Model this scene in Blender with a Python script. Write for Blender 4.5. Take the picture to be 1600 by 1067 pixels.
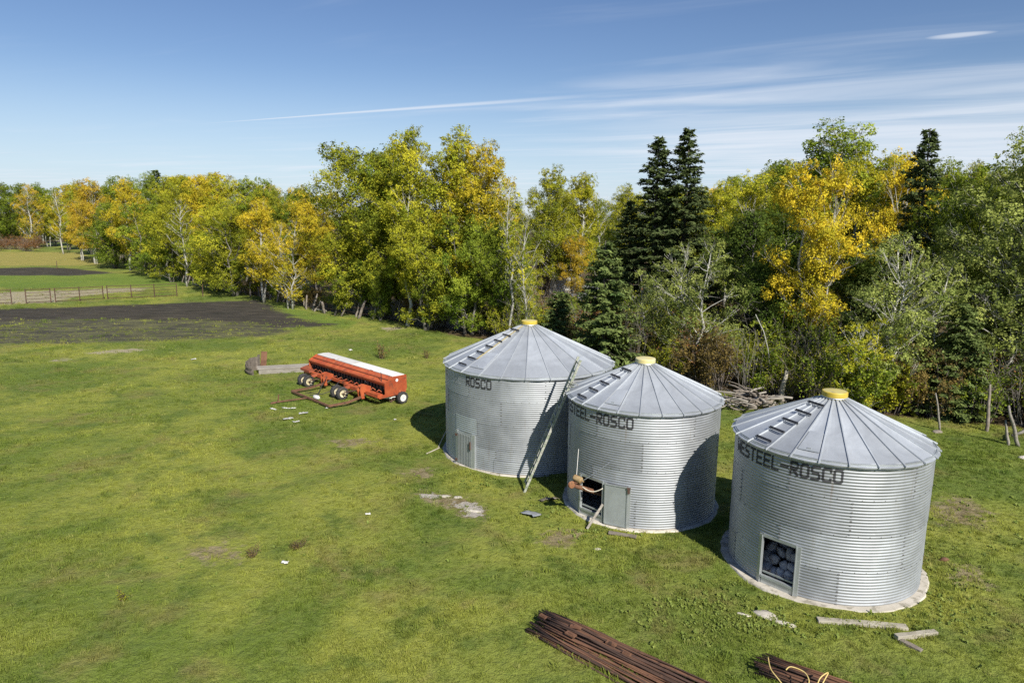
import bpy, bmesh, math, random
import numpy as np
from mathutils import Vector, Matrix, Euler

R = math.radians
scene = bpy.context.scene
col = scene.collection
for o in list(bpy.data.objects):
    bpy.data.objects.remove(o)

# ------------------------------------------------------------------ camera
F_PX, PITCH, ROLL, CAM_H = 1088.02, 0.1776, 0.0108, 8.2187
cam_d = bpy.data.cameras.new('camera')
cam_d.sensor_width = 36.0
cam_d.sensor_fit = 'HORIZONTAL'
cam_d.lens = F_PX / 1600.0 * 36.0
cam_d.clip_start = 0.1
cam_d.clip_end = 6000.0
cam = bpy.data.objects.new('camera', cam_d)
col.objects.link(cam)
cam.location = (0, 0, CAM_H)
cam.matrix_world = (Matrix.Translation((0, 0, CAM_H)) @ Euler((math.pi / 2 - PITCH, 0, 0)).to_matrix().to_4x4()
                    @ Matrix.Rotation(ROLL, 4, 'Z'))
scene.camera = cam

# ------------------------------------------------------------------ light
SUN_AZ, SUN_EL = -64.0, 39.0          # direction towards the sun, degrees from +X and above the ground
sun_dir = Vector((math.cos(R(SUN_AZ)) * math.cos(R(SUN_EL)), math.sin(R(SUN_AZ)) * math.cos(R(SUN_EL)), math.sin(R(SUN_EL))))
sun_d = bpy.data.lights.new('sun', 'SUN')
sun_d.energy = 4.8
sun_d.angle = R(0.53)
sun_d.color = (1.0, 0.955, 0.88)
sun = bpy.data.objects.new('sun', sun_d)
col.objects.link(sun)
sun.rotation_euler = (-sun_dir).to_track_quat('-Z', 'Y').to_euler()
sun.location = (20, -30, 40)

scene.view_settings.view_transform = 'Standard'
scene.view_settings.look = 'None'
scene.view_settings.exposure = 0.42
scene.view_settings.gamma = 1.0
scene.view_settings.use_curve_mapping = False
scene.render.engine = 'CYCLES'
scene.cycles.use_denoising = False
scene.cycles.max_bounces = 6
scene.cycles.diffuse_bounces = 2
scene.cycles.glossy_bounces = 3
scene.cycles.transmission_bounces = 4
scene.cycles.transparent_max_bounces = 6
scene.cycles.sample_clamp_indirect = 4.0
scene.cycles.caustics_reflective = False
scene.cycles.caustics_refractive = False

# ------------------------------------------------------------------ node helpers
class NT:
    def __init__(s, tree):
        s.t = tree
        tree.nodes.clear()
    def n(s, typ, **kw):
        nd = s.t.nodes.new(typ)
        for k, v in kw.items():
            if k == 'inp':
                for i, x in v.items():
                    if hasattr(x, 'bl_idname') and 'Socket' in x.bl_idname:
                        s.t.links.new(x, nd.inputs[i])
                    else:
                        nd.inputs[i].default_value = x
            else:
                setattr(nd, k, v)
        return nd
    def link(s, a, b):
        s.t.links.new(a, b)
    def math(s, op, a, b=0.0, clamp=False):
        m = s.n('ShaderNodeMath', operation=op, use_clamp=clamp, inp={0: a, 1: b})
        return m.outputs[0]
    def ss(s, v, lo, hi):
        m = s.n('ShaderNodeMapRange', interpolation_type='SMOOTHSTEP', inp={'Value': v, 'From Min': lo, 'From Max': hi})
        return m.outputs[0]
    def mix(s, f, a, b, blend='MIX'):
        m = s.n('ShaderNodeMix', data_type='RGBA', blend_type=blend, inp={0: f})
        for idx, x in ((6, a), (7, b)):
            if hasattr(x, 'bl_idname'):
                s.t.links.new(x, m.inputs[idx])
            else:
                m.inputs[idx].default_value = (*x, 1.0) if len(x) == 3 else x
        return m.outputs[2]
    def noise(s, vec, scale, detail=3.0, rough=0.55, dist=0.0):
        m = s.n('ShaderNodeTexNoise', inp={'Scale': scale, 'Detail': detail, 'Roughness': rough, 'Distortion': dist})
        if vec is not None:
            s.t.links.new(vec, m.inputs['Vector'])
        return m.outputs[0]
    def mapping(s, vec, scale=(1, 1, 1), rot=(0, 0, 0), loc=(0, 0, 0)):
        m = s.n('ShaderNodeMapping', inp={'Scale': scale, 'Rotation': rot, 'Location': loc})
        s.t.links.new(vec, m.inputs['Vector'])
        return m.outputs[0]

# ------------------------------------------------------------------ sky
world = bpy.data.worlds.new('World')
scene.world = world
world.use_nodes = True
w = NT(world.node_tree)
skyn = w.n('ShaderNodeTexSky', sky_type='NISHITA', sun_disc=False, sun_elevation=R(SUN_EL), sun_rotation=R(90 - SUN_AZ),
           air_density=1.0, dust_density=0.1, ozone_density=2.2, altitude=300.0)
tc = w.n('ShaderNodeTexCoord')
sep = w.n('ShaderNodeSeparateXYZ', inp={0: tc.outputs['Generated']})
dz = w.math('MAXIMUM', sep.outputs[2], 0.02)
u = w.math('DIVIDE', sep.outputs[0], dz)
v = w.math('DIVIDE', sep.outputs[1], dz)
uv = w.n('ShaderNodeCombineXYZ', inp={0: u, 1: v, 2: 0.0}).outputs[0]
# long thin cirrus drawn out along the wind
rotuv = w.mapping(uv, rot=(0, 0, R(27)))
rs_ = w.n('ShaderNodeSeparateXYZ', inp={0: rotuv})
ca, cb = rs_.outputs[0], rs_.outputs[1]
fine = w.noise(w.mapping(rotuv, scale=(0.30, 1.0, 1), loc=(3.1, 1.7, 0)), 1.15, 5.0, 0.54, 0.6)
broad = w.noise(w.mapping(rotuv, scale=(0.22, 0.40, 1), loc=(5.35, 2.2, 0)), 0.9, 2.0, 0.5, 0.2)
# the bank of cirrus standing over the wood, thinning to a veil far off
bank = w.math('MULTIPLY', w.ss(ca, -5.2, -1.2), w.ss(cb, 4.7, 6.3))
far = w.ss(cb, 6.5, 12.0)
dens = w.math('ADD', w.math('ADD', w.math('MULTIPLY', bank, 0.36), w.math('MULTIPLY', far, 0.17)), w.math('ADD', fine, w.math('MULTIPLY', broad, 0.45)))
cl = w.math('MULTIPLY', w.ss(dens, 0.76, 1.40), 0.72)
# condensation trail, spreading as it ages
off = w.math('ABSOLUTE', w.math('ADD', w.math('SUBTRACT', cb, 5.72), w.math('MULTIPLY', w.math('SUBTRACT', fine, 0.5), 0.10)))
wid = w.math('ADD', 0.035, w.math('MULTIPLY', w.ss(ca, -7.0, -2.0), 0.12))
trail = w.math('MULTIPLY', w.math('SUBTRACT', 1.0, w.ss(w.math('DIVIDE', off, wid), 0.1, 1.0)), w.math('MULTIPLY', w.ss(ca, -7.2, -5.5), w.math('SUBTRACT', 1.0, w.ss(ca, -3.9, -1.5))))
cl = w.math('MAXIMUM', cl, w.math('MULTIPLY', trail, 0.62))
pa = w.math('DIVIDE', w.math('SUBTRACT', ca, 0.33), 0.20)
pb = w.math('DIVIDE', w.math('ADD', w.math('SUBTRACT', cb, 4.74), w.math('MULTIPLY', w.math('SUBTRACT', fine, 0.5), 0.25)), 0.085)
puff = w.math('SUBTRACT', 1.0, w.ss(w.math('ADD', w.math('MULTIPLY', pa, pa), w.math('MULTIPLY', pb, pb)), 0.0, 1.0))
cl = w.math('MAXIMUM', cl, w.math('MULTIPLY', puff, 0.6))
hs = w.n('ShaderNodeHueSaturation', inp={'Hue': 0.510, 'Saturation': 1.13, 'Value': 0.98})
w.link(skyn.outputs[0], hs.inputs['Color'])
hz = w.math('MULTIPLY', w.math('SUBTRACT', 1.0, w.ss(sep.outputs[2], 0.0, 0.20)), 0.72)   # thin haze low in the sky, all round
mixc = w.mix(cl, w.mix(hz, hs.outputs[0], (5.6, 6.9, 8.9)), (8.3, 8.8, 9.6))
bg = w.n('ShaderNodeBackground', inp={'Strength': 0.075})
w.link(mixc, bg.inputs[0])
wo = w.n('ShaderNodeOutputWorld')
w.link(bg.outputs[0], wo.inputs[0])

# ------------------------------------------------------------------ small helpers
def tag(o, label=None, cat=None, group=None, kind=None):
    if label: o['label'] = label
    if cat: o['category'] = cat
    if group: o['group'] = group
    if kind: o['kind'] = kind
    return o

def empty(name, loc=(0, 0, 0), rz=0.0, parent=None):
    o = bpy.data.objects.new(name, None)
    col.objects.link(o)
    o.empty_display_size = 0.2
    o.location = loc
    o.rotation_euler = (0, 0, rz)
    if parent: o.parent = parent
    return o

def link_mesh(name, me, parent=None, loc=None, rz=None):
    o = bpy.data.objects.new(name, me)
    col.objects.link(o)
    if parent: o.parent = parent
    if loc is not None: o.location = loc
    if rz is not None: o.rotation_euler = (0, 0, rz)
    return o

def copy_tree(o, parent=None):
    c = o.copy()
    col.objects.link(c)
    c.parent = parent
    for ch in o.children:
        copy_tree(ch, c)
    return c

class MB:
    """collects shapes into one mesh"""
    def __init__(s):
        s.v, s.f = [], []
    def add(s, verts, faces):
        b = len(s.v)
        s.v.extend([tuple(p) for p in verts])
        s.f.extend([tuple(i + b for i in f) for f in faces])
        return s
    def box(s, c, size, rot=None, taper=1.0):
        hx, hy, hz = size[0] / 2, size[1] / 2, size[2] / 2
        pts = []
        for z in (-1, 1):
            k = taper if z > 0 else 1.0
            for x, y in ((-1, -1), (1, -1), (1, 1), (-1, 1)):
                pts.append(Vector((x * hx * k, y * hy * k, z * hz)))
        if rot is not None:
            m = rot.to_matrix() if isinstance(rot, Euler) else rot
            pts = [m @ p for p in pts]
        c = Vector(c)
        return s.add([p + c for p in pts], [(0, 3, 2, 1), (4, 5, 6, 7), (0, 1, 5, 4), (1, 2, 6, 5), (2, 3, 7, 6), (3, 0, 4, 7)])
    def beam(s, a, b, wdt, hgt, up=(0, 0, 1)):
        a, b = Vector(a), Vector(b)
        d = (b - a)
        L = d.length
        d.normalize()
        up = Vector(up)
        x = d.cross(up)
        if x.length < 1e-4: x = d.cross(Vector((1, 0, 0)))
        x.normalize()
        y = x.cross(d).normalized()
        m = Matrix((x, d, y)).transposed()
        return s.box((a + b) / 2, (wdt, L, hgt), m)
    def tube(s, pts, rad, n=8, caps=True):
        pts = [Vector(p) for p in pts]
        if not hasattr(rad, '__len__'): rad = [rad] * len(pts)
        vs, fs = [], []
        prev = None
        for i, p in enumerate(pts):
            d = (pts[min(i + 1, len(pts) - 1)] - pts[max(i - 1, 0)])
            if d.length < 1e-7: d = Vector((0, 0, 1))
            d.normalize()
            if prev is None:
                x = d.orthogonal().normalized()
            else:
                x = (prev - d * prev.dot(d))
                x = x.normalized() if x.length > 1e-5 else d.orthogonal().normalized()
            prev = x
            y = d.cross(x)
            for k in range(n):
                a = 2 * math.pi * k / n
                vs.append(p + (x * math.cos(a) + y * math.sin(a)) * rad[i])
        for i in range(len(pts) - 1):
            for k in range(n):
                k2 = (k + 1) % n
                fs.append((i * n + k, i * n + k2, (i + 1) * n + k2, (i + 1) * n + k))
        if caps:
            fs.append(tuple(range(n - 1, -1, -1)))
            fs.append(tuple((len(pts) - 1) * n + k for k in range(n)))
        return s.add(vs, fs)
    def lathe(s, prof, n=24, m=None, closed=False):
        vs, fs = [], []
        k0 = len(prof)
        for i in range(n):
            a = 2 * math.pi * i / n
            for r_, z_ in prof:
                p = Vector((r_ * math.cos(a), r_ * math.sin(a), z_))
                vs.append(m @ p if m is not None else p)
        lim = k0 if closed else k0 - 1
        for i in range(n):
            j = (i + 1) % n
            for q in range(lim):
                q2 = (q + 1) % k0
                fs.append((i * k0 + q, j * k0 + q, j * k0 + q2, i * k0 + q2))
        return s.add(vs, fs)
    def prism(s, poly, a, b, axis='x'):
        """poly in the plane across the axis, pushed from a to b"""
        n = len(poly)
        def P(t, q):
            return {'x': (t, q[0], q[1]), 'y': (q[0], t, q[1]), 'z': (q[0], q[1], t)}[axis]
        vs = [P(a, q) for q in poly] + [P(b, q) for q in poly]
        fs = [(i, (i + 1) % n, n + (i + 1) % n, n + i) for i in range(n)]
        fs += [tuple(range(n - 1, -1, -1)), tuple(range(n, 2 * n))]
        return s.add(vs, fs)
    def mesh(s, name, mat, smooth=False):
        me = bpy.data.meshes.new(name)
        me.from_pydata(s.v, [], s.f)
        me.materials.append(mat)
        if smooth:
            me.polygons.foreach_set('use_smooth', np.ones(len(me.polygons), dtype=bool))
        me.update()
        return me
    def build(s, name, mat, parent=None, smooth=False, loc=None, rz=None, recalc=True):
        me = s.mesh(name, mat, smooth)
        if recalc:
            bm = bmesh.new()
            bm.from_mesh(me)
            bmesh.ops.recalc_face_normals(bm, faces=bm.faces)
            bm.to_mesh(me)
            bm.free()
        return link_mesh(name, me, parent, loc, rz)

def auto_smooth(o, ang=35):
    me = o.data
    me.polygons.foreach_set('use_smooth', np.ones(len(me.polygons), dtype=bool))
    bm = bmesh.new()
    bm.from_mesh(me)
    for e in bm.edges:
        if len(e.link_faces) == 2 and e.calc_face_angle(0) > R(ang):
            e.smooth = False
    bm.to_mesh(me)
    bm.free()
    return o

def np_mesh(name, V, Fq, mat, smooth=False):
    """quads or triangles straight from numpy arrays"""
    me = bpy.data.meshes.new(name)
    V = np.ascontiguousarray(V, dtype=np.float32)
    Fq = np.ascontiguousarray(Fq, dtype=np.int32)
    n, k = Fq.shape
    me.vertices.add(len(V))
    me.vertices.foreach_set('co', V.ravel())
    me.loops.add(n * k)
    me.loops.foreach_set('vertex_index', Fq.ravel())
    me.polygons.add(n)
    me.polygons.foreach_set('loop_start', np.arange(0, n * k, k, dtype=np.int32))
    me.polygons.foreach_set('loop_total', np.full(n, k, dtype=np.int32))
    if smooth:
        me.polygons.foreach_set('use_smooth', np.ones(n, dtype=bool))
    me.update(calc_edges=True)
    me.materials.append(mat)
    return me

def ground_z(x, y):
    """gentle lie of the pasture"""
    return (0.035 * np.sin(x * 0.31 + 1.3) * np.cos(y * 0.27) + 0.02 * np.sin(x * 0.9 + y * 0.55) + 0.012 * np.sin(1.9 * x - 1.3 * y + 0.7))

def G(px, py, z=0.0):
    """where a line of sight through a photo point meets the level z (survey of the site)"""
    X, Y = px - 800.0, py - 533.5
    cr, sr = math.cos(ROLL), math.sin(ROLL)
    a, b = cr * X + sr * Y, -sr * X + cr * Y
    r = (a / F_PX, 1.0, -b / F_PX)
    cp, sp = math.cos(PITCH), math.sin(PITCH)
    d = (r[0], r[1] * cp + r[2] * sp, -r[1] * sp + r[2] * cp)
    t = (z - CAM_H) / d[2]
    return (t * d[0], t * d[1])

# ------------------------------------------------------------------ materials
def new_mat(name):
    m = bpy.data.materials.new(name)
    m.use_nodes = True
    t = NT(m.node_tree)
    out = t.n('ShaderNodeOutputMaterial')
    return m, t, out

def principled(t, out, **inp):
    p = t.n('ShaderNodeBsdfPrincipled', inp={k.replace('_', ' '): v for k, v in inp.items()})
    t.link(p.outputs[0], out.inputs[0])
    return p

def worn(name, c1, c2, c3=None, scale=4.0, rough=0.7, metal=0.0, bump=0.2, bscale=30.0, stretch=(1, 1, 1), amt3=(0.58, 0.7), spec=0.4, rvar=0.0):
    """two-tone worn surface with an optional third tone in blotches"""
    m, t, out = new_mat(name)
    tc = t.n('ShaderNodeTexCoord')
    oi = t.n('ShaderNodeObjectInfo')
    off = t.n('ShaderNodeVectorMath', operation='SCALE', inp={0: (7.3, 3.1, 5.7), 3: oi.outputs['Random']}).outputs[0]
    vec = t.n('ShaderNodeVectorMath', operation='ADD', inp={0: tc.outputs['Object'], 1: off}).outputs[0]
    vec = t.mapping(vec, scale=stretch)
    n1 = t.noise(vec, scale, 5.0, 0.62)
    c = t.mix(t.ss(n1, 0.3, 0.7), c1, c2)
    if c3 is not None:
        n2 = t.noise(vec, scale * 1.7, 4.0, 0.6, 0.4)
        c = t.mix(t.ss(n2, *amt3), c, c3)
    hv = t.n('ShaderNodeHueSaturation', inp={'Value': t.math('ADD', 0.85, t.math('MULTIPLY', oi.outputs['Random'], 0.3))})
    t.link(c, hv.inputs['Color'])
    p = principled(t, out, Roughness=rough, Metallic=metal)
    p.inputs['Specular IOR Level'].default_value = spec
    t.link(hv.outputs[0], p.inputs['Base Color'])
    if rvar:
        t.link(t.math('ADD', rough - rvar / 2, t.math('MULTIPLY', n1, rvar)), p.inputs['Roughness'])
    if bump:
        b = t.n('ShaderNodeBump', inp={'Strength': bump, 'Distance': 0.01, 'Height': t.noise(vec, bscale, 4.0, 0.6)})
        t.link(b.outputs[0], p.inputs['Normal'])
    return m

M = {}
def galv(name, base, rough, metal, streak=0.5):
    """weathered galvanised sheet: spangle, dull patches, run-down dirt"""
    m, t, out = new_mat(name)
    tc = t.n('ShaderNodeTexCoord')
    oi = t.n('ShaderNodeObjectInfo')
    vec = tc.outputs['Object']
    n1 = t.noise(vec, 1.4, 5.0, 0.6, 0.3)
    n2 = t.noise(t.mapping(vec, scale=(9, 9, 0.7)), 1.6, 4.0, 0.6)
    n3 = t.noise(vec, 22.0, 3.0, 0.6)
    c = t.mix(t.ss(n1, 0.3, 0.72), [x * 0.86 for x in base], [min(1, x * 1.1) for x in base])
    c = t.mix(t.math('MULTIPLY', t.ss(n2, 0.56, 0.78), streak), c, (0.34, 0.33, 0.30))
    c = t.mix(t.math('MULTIPLY', t.ss(n3, 0.62, 0.75), 0.25), c, (0.72, 0.73, 0.72))
    hv = t.n('ShaderNodeHueSaturation', inp={'Value': t.math('ADD', 0.86, t.math('MULTIPLY', oi.outputs['Random'], 0.26))})
    n4 = t.noise(t.mapping(vec, scale=(7, 7, 0.5), loc=(3, 9, 1)), 1.1, 4.0, 0.65)
    c = t.mix(t.math('MULTIPLY', t.ss(n4, 0.62, 0.80), streak), c, (0.26, 0.19, 0.13))
    t.link(c, hv.inputs['Color'])
    p = principled(t, out, Metallic=metal)
    t.link(hv.outputs[0], p.inputs['Base Color'])
    t.link(t.math('ADD', rough - 0.10, t.math('MULTIPLY', n1, 0.22)), p.inputs['Roughness'])
    b = t.n('ShaderNodeBump', inp={'Strength': 0.12, 'Distance': 0.006, 'Height': t.noise(vec, 7.0, 4.0, 0.6)})
    t.link(b.outputs[0], p.inputs['Normal'])
    return m
M['galv_wall'] = galv('galvanised_wall', (0.405, 0.42, 0.43), 0.54, 0.62, 0.55)
M['galv_roof'] = galv('galvanised_roof', (0.475, 0.50, 0.52), 0.5, 0.4, 0.3)
M['galv_door'] = galv('galvanised_door', (0.42, 0.45, 0.44), 0.5, 0.45, 0.6)
M['galv_trim'] = galv('galvanised_trim', (0.52, 0.55, 0.55), 0.45, 0.6, 0.5)
M['dark_steel'] = worn('dark_steel', (0.03, 0.032, 0.036), (0.06, 0.06, 0.065), rough=0.55, metal=0.3)
M['bolt'] = worn('bolt_heads', (0.16, 0.15, 0.14), (0.32, 0.31, 0.3), rough=0.5, metal=0.6, bump=0)
M['letter'] = worn('stencil_black', (0.018, 0.018, 0.02), (0.05, 0.05, 0.052), (0.2, 0.21, 0.21), scale=9, rough=0.6, amt3=(0.64, 0.76), bump=0)
M['letter_faded'] = worn('stencil_faded', (0.34, 0.35, 0.355), (0.42, 0.43, 0.43), (0.5, 0.52, 0.52), scale=6, rough=0.5, metal=0.5, bump=0)
M['cap_yellow'] = worn('cap_yellow', (0.56, 0.41, 0.05), (0.66, 0.50, 0.09), (0.34, 0.26, 0.08), scale=6, rough=0.5, amt3=(0.62, 0.72))
M['cap_cream'] = worn('cap_cream', (0.62, 0.58, 0.36), (0.66, 0.56, 0.22), (0.4, 0.36, 0.22), scale=5, rough=0.6, amt3=(0.6, 0.72))
M['cap_top'] = worn('cap_top', (0.56, 0.47, 0.14), (0.5, 0.44, 0.2), (0.36, 0.31, 0.16), scale=6, rough=0.6)
M['strap'] = worn('strap_tan', (0.5, 0.42, 0.2), (0.42, 0.36, 0.22), (0.3, 0.2, 0.1), scale=5, rough=0.8)
M['concrete'] = worn('concrete', (0.52, 0.47, 0.38), (0.62, 0.57, 0.48), (0.34, 0.31, 0.24), scale=3.0, rough=0.9, bump=0.5, bscale=18, amt3=(0.50, 0.64))
M['wood_grey'] = worn('weathered_wood', (0.23, 0.205, 0.17), (0.35, 0.32, 0.27), (0.13, 0.11, 0.09), scale=3.0, rough=0.9, bump=0.4, stretch=(1, 6, 6))
M['wood_dark'] = worn('dark_old_wood', (0.10, 0.083, 0.066), (0.18, 0.15, 0.12), (0.06, 0.05, 0.04), scale=4.0, rough=0.95, bump=0.4)
M['wood_pale'] = worn('bleached_wood', (0.36, 0.32, 0.245), (0.46, 0.42, 0.33), (0.22, 0.19, 0.14), scale=4.0, rough=0.9, bump=0.4)
M['wood_log'] = worn('dead_log', (0.17, 0.14, 0.11), (0.29, 0.25, 0.205), (0.085, 0.068, 0.05), scale=4.0, rough=0.95, bump=0.5)
M['ladder_paint'] = worn('flaking_green_paint', (0.24, 0.28, 0.19), (0.34, 0.36, 0.27), (0.46, 0.45, 0.39), scale=5.0, rough=0.8, amt3=(0.44, 0.54))
M['rust'] = worn('rust', (0.13, 0.062, 0.036), (0.21, 0.105, 0.058), (0.06, 0.034, 0.024), scale=3.0, rough=0.85, bump=0.4, bscale=60)
M['rust_bright'] = worn('rust_bright', (0.20, 0.085, 0.042), (0.27, 0.125, 0.06), (0.12, 0.07, 0.035), scale=5.0, rough=0.85, bump=0.4, bscale=60)
M['rust_dark'] = worn('rust_dark', (0.06, 0.036, 0.027), (0.11, 0.062, 0.042), (0.16, 0.085, 0.05), scale=3.0, rough=0.9, bump=0.4, bscale=60)
M['red_paint'] = worn('faded_red_paint', (0.36, 0.062, 0.022), (0.48, 0.12, 0.04), (0.20, 0.062, 0.032), scale=2.6, rough=0.62, amt3=(0.52, 0.70))
M['red_rusty'] = worn('rusty_red_paint', (0.38, 0.075, 0.03), (0.32, 0.10, 0.045), (0.19, 0.075, 0.04), scale=4.0, rough=0.75, amt3=(0.52, 0.66))
M['lid_white'] = worn('lid_white', (0.74, 0.72, 0.66), (0.8, 0.78, 0.73), (0.46, 0.38, 0.28), scale=2.4, rough=0.6, amt3=(0.56, 0.74))
M['rim_white'] = worn('rim_white', (0.72, 0.7, 0.62), (0.78, 0.76, 0.7), (0.45, 0.36, 0.22), scale=8.0, rough=0.6, amt3=(0.6, 0.75))
M['rim_cream'] = worn('rim_cream', (0.55, 0.46, 0.24), (0.66, 0.62, 0.48), (0.3, 0.18, 0.08), scale=9.0, rough=0.65, amt3=(0.55, 0.7))
M['rubber'] = worn('old_rubber', (0.03, 0.03, 0.03), (0.055, 0.053, 0.05), (0.09, 0.08, 0.065), scale=4.0, rough=0.85)
M['rope_yellow'] = worn('yellow_twine', (0.6, 0.44, 0.14), (0.7, 0.54, 0.22), scale=10, rough=0.9)
M['rope_pale'] = worn('pale_rope', (0.62, 0.56, 0.42), (0.7, 0.66, 0.54), scale=10, rough=0.9)
M['motor_tan'] = worn('old_motor', (0.26, 0.17, 0.075), (0.36, 0.26, 0.13), (0.15, 0.08, 0.045), scale=10, rough=0.75)
M['stone'] = worn('field_stone', (0.52, 0.46, 0.42), (0.64, 0.58, 0.53), (0.36, 0.29, 0.26), scale=4.0, rough=0.9, bump=0.5, bscale=20)
M['plastic_white'] = worn('white_scrap', (0.58, 0.56, 0.5), (0.68, 0.67, 0.62), (0.34, 0.32, 0.22), scale=9, rough=0.8)
M['tin_scrap'] = worn('tin_scrap', (0.42, 0.44, 0.45), (0.55, 0.57, 0.58), (0.3, 0.29, 0.27), scale=4, rough=0.5, metal=0.5)
M['car_silver'] = worn('car_silver', (0.42, 0.44, 0.46), (0.46, 0.48, 0.5), scale=1, rough=0.3, metal=0.5, bump=0)
M['car_grey'] = worn('car_grey', (0.2, 0.21, 0.23), (0.24, 0.25, 0.27), scale=1, rough=0.35, metal=0.5, bump=0)
M['glass_dark'] = worn('dark_glass', (0.012, 0.014, 0.017), (0.016, 0.018, 0.02), rough=0.08, bump=0, spec=0.6)
M['lamp_glass'] = worn('lamp_glass', (0.5, 0.06, 0.05), (0.55, 0.07, 0.06), rough=0.2, bump=0)
M['tin_roof'] = worn('tin_roof', (0.55, 0.56, 0.57), (0.65, 0.66, 0.67), (0.4, 0.33, 0.27), scale=1.5, rough=0.5, metal=0.4)
M['board_wall'] = worn('board_wall', (0.3, 0.25, 0.2), (0.4, 0.36, 0.3), scale=3, rough=0.9, stretch=(1, 1, 0.2))
M['bark_white'] = worn('poplar_bark', (0.36, 0.35, 0.30), (0.52, 0.50, 0.44), (0.10, 0.09, 0.08), scale=2.2, rough=0.85, bump=0.3, bscale=12, amt3=(0.60, 0.68), stretch=(1, 1, 0.7))
M['bark_grey'] = worn('grey_bark', (0.15, 0.135, 0.115), (0.24, 0.22, 0.19), (0.08, 0.07, 0.06), scale=2.5, rough=0.95, bump=0.6, bscale=10, stretch=(1, 1, 0.35))
M['bark_dark'] = worn('dark_bark', (0.075, 0.06, 0.05), (0.12, 0.10, 0.08), scale=3, rough=0.95, bump=0.6, bscale=10)
M['twig'] = worn('twigs', (0.17, 0.14, 0.12), (0.26, 0.22, 0.19), scale=2, rough=0.95, bump=0)
M['dead_weed'] = worn('dead_weed', (0.10, 0.065, 0.04), (0.17, 0.12, 0.07), scale=6, rough=0.95, bump=0)

def leaf_mat(name, transl=0.33, gloss=0.12):
    """leaves: two tints set on each crown, mixed leaf by leaf"""
    m, t, out = new_mat(name)
    at = t.n('ShaderNodeAttribute', attribute_type='GEOMETRY', attribute_name='tone')
    ta = t.n('ShaderNodeAttribute', attribute_type='OBJECT', attribute_name='tint_a')
    tb = t.n('ShaderNodeAttribute', attribute_type='OBJECT', attribute_name='tint_b')
    br = t.n('ShaderNodeAttribute', attribute_type='GEOMETRY', attribute_name='shade')
    c = t.mix(at.outputs['Fac'], ta.outputs['Color'], tb.outputs['Color'])
    hv = t.n('ShaderNodeHueSaturation', inp={'Value': t.math('ADD', 0.72, t.math('MULTIPLY', br.outputs['Fac'], 0.56))})
    t.link(c, hv.inputs['Color'])
    d = t.n('ShaderNodeBsdfDiffuse')
    tr_ = t.n('ShaderNodeBsdfTranslucent')
    t.link(hv.outputs[0], d.inputs[0])
    t.link(hv.outputs[0], tr_.inputs[0])
    m1 = t.n('ShaderNodeMixShader', inp={0: transl})
    t.link(d.outputs[0], m1.inputs[1]); t.link(tr_.outputs[0], m1.inputs[2])
    t.link(m1.outputs[0], out.inputs[0])
    return m
M['leaf'] = leaf_mat('leaves')
M['needle'] = leaf_mat('needles', 0.18, 0.10)

# grass colours are shared by the turf sheet and the blades that stand on it
def grass_color(t, pos):
    n_big = t.noise(pos, 0.16, 3.0, 0.6, 0.6)
    n_mid = t.noise(pos, 0.75, 4.0, 0.65, 0.3)
    n_dry = t.noise(t.mapping(pos, loc=(31, 17, 0)), 0.42, 4.0, 0.68, 0.5)
    c = t.mix(t.ss(n_big, 0.36, 0.64), (0.155, 0.212, 0.036), (0.318, 0.335, 0.062))
    c = t.mix(t.math('MULTIPLY', t.ss(n_mid, 0.46, 0.70), 0.75), c, (0.098, 0.155, 0.030))
    c = t.mix(t.math('MULTIPLY', t.ss(n_dry, 0.50, 0.72), 0.62), c, (0.27, 0.215, 0.085))
    return c

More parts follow.
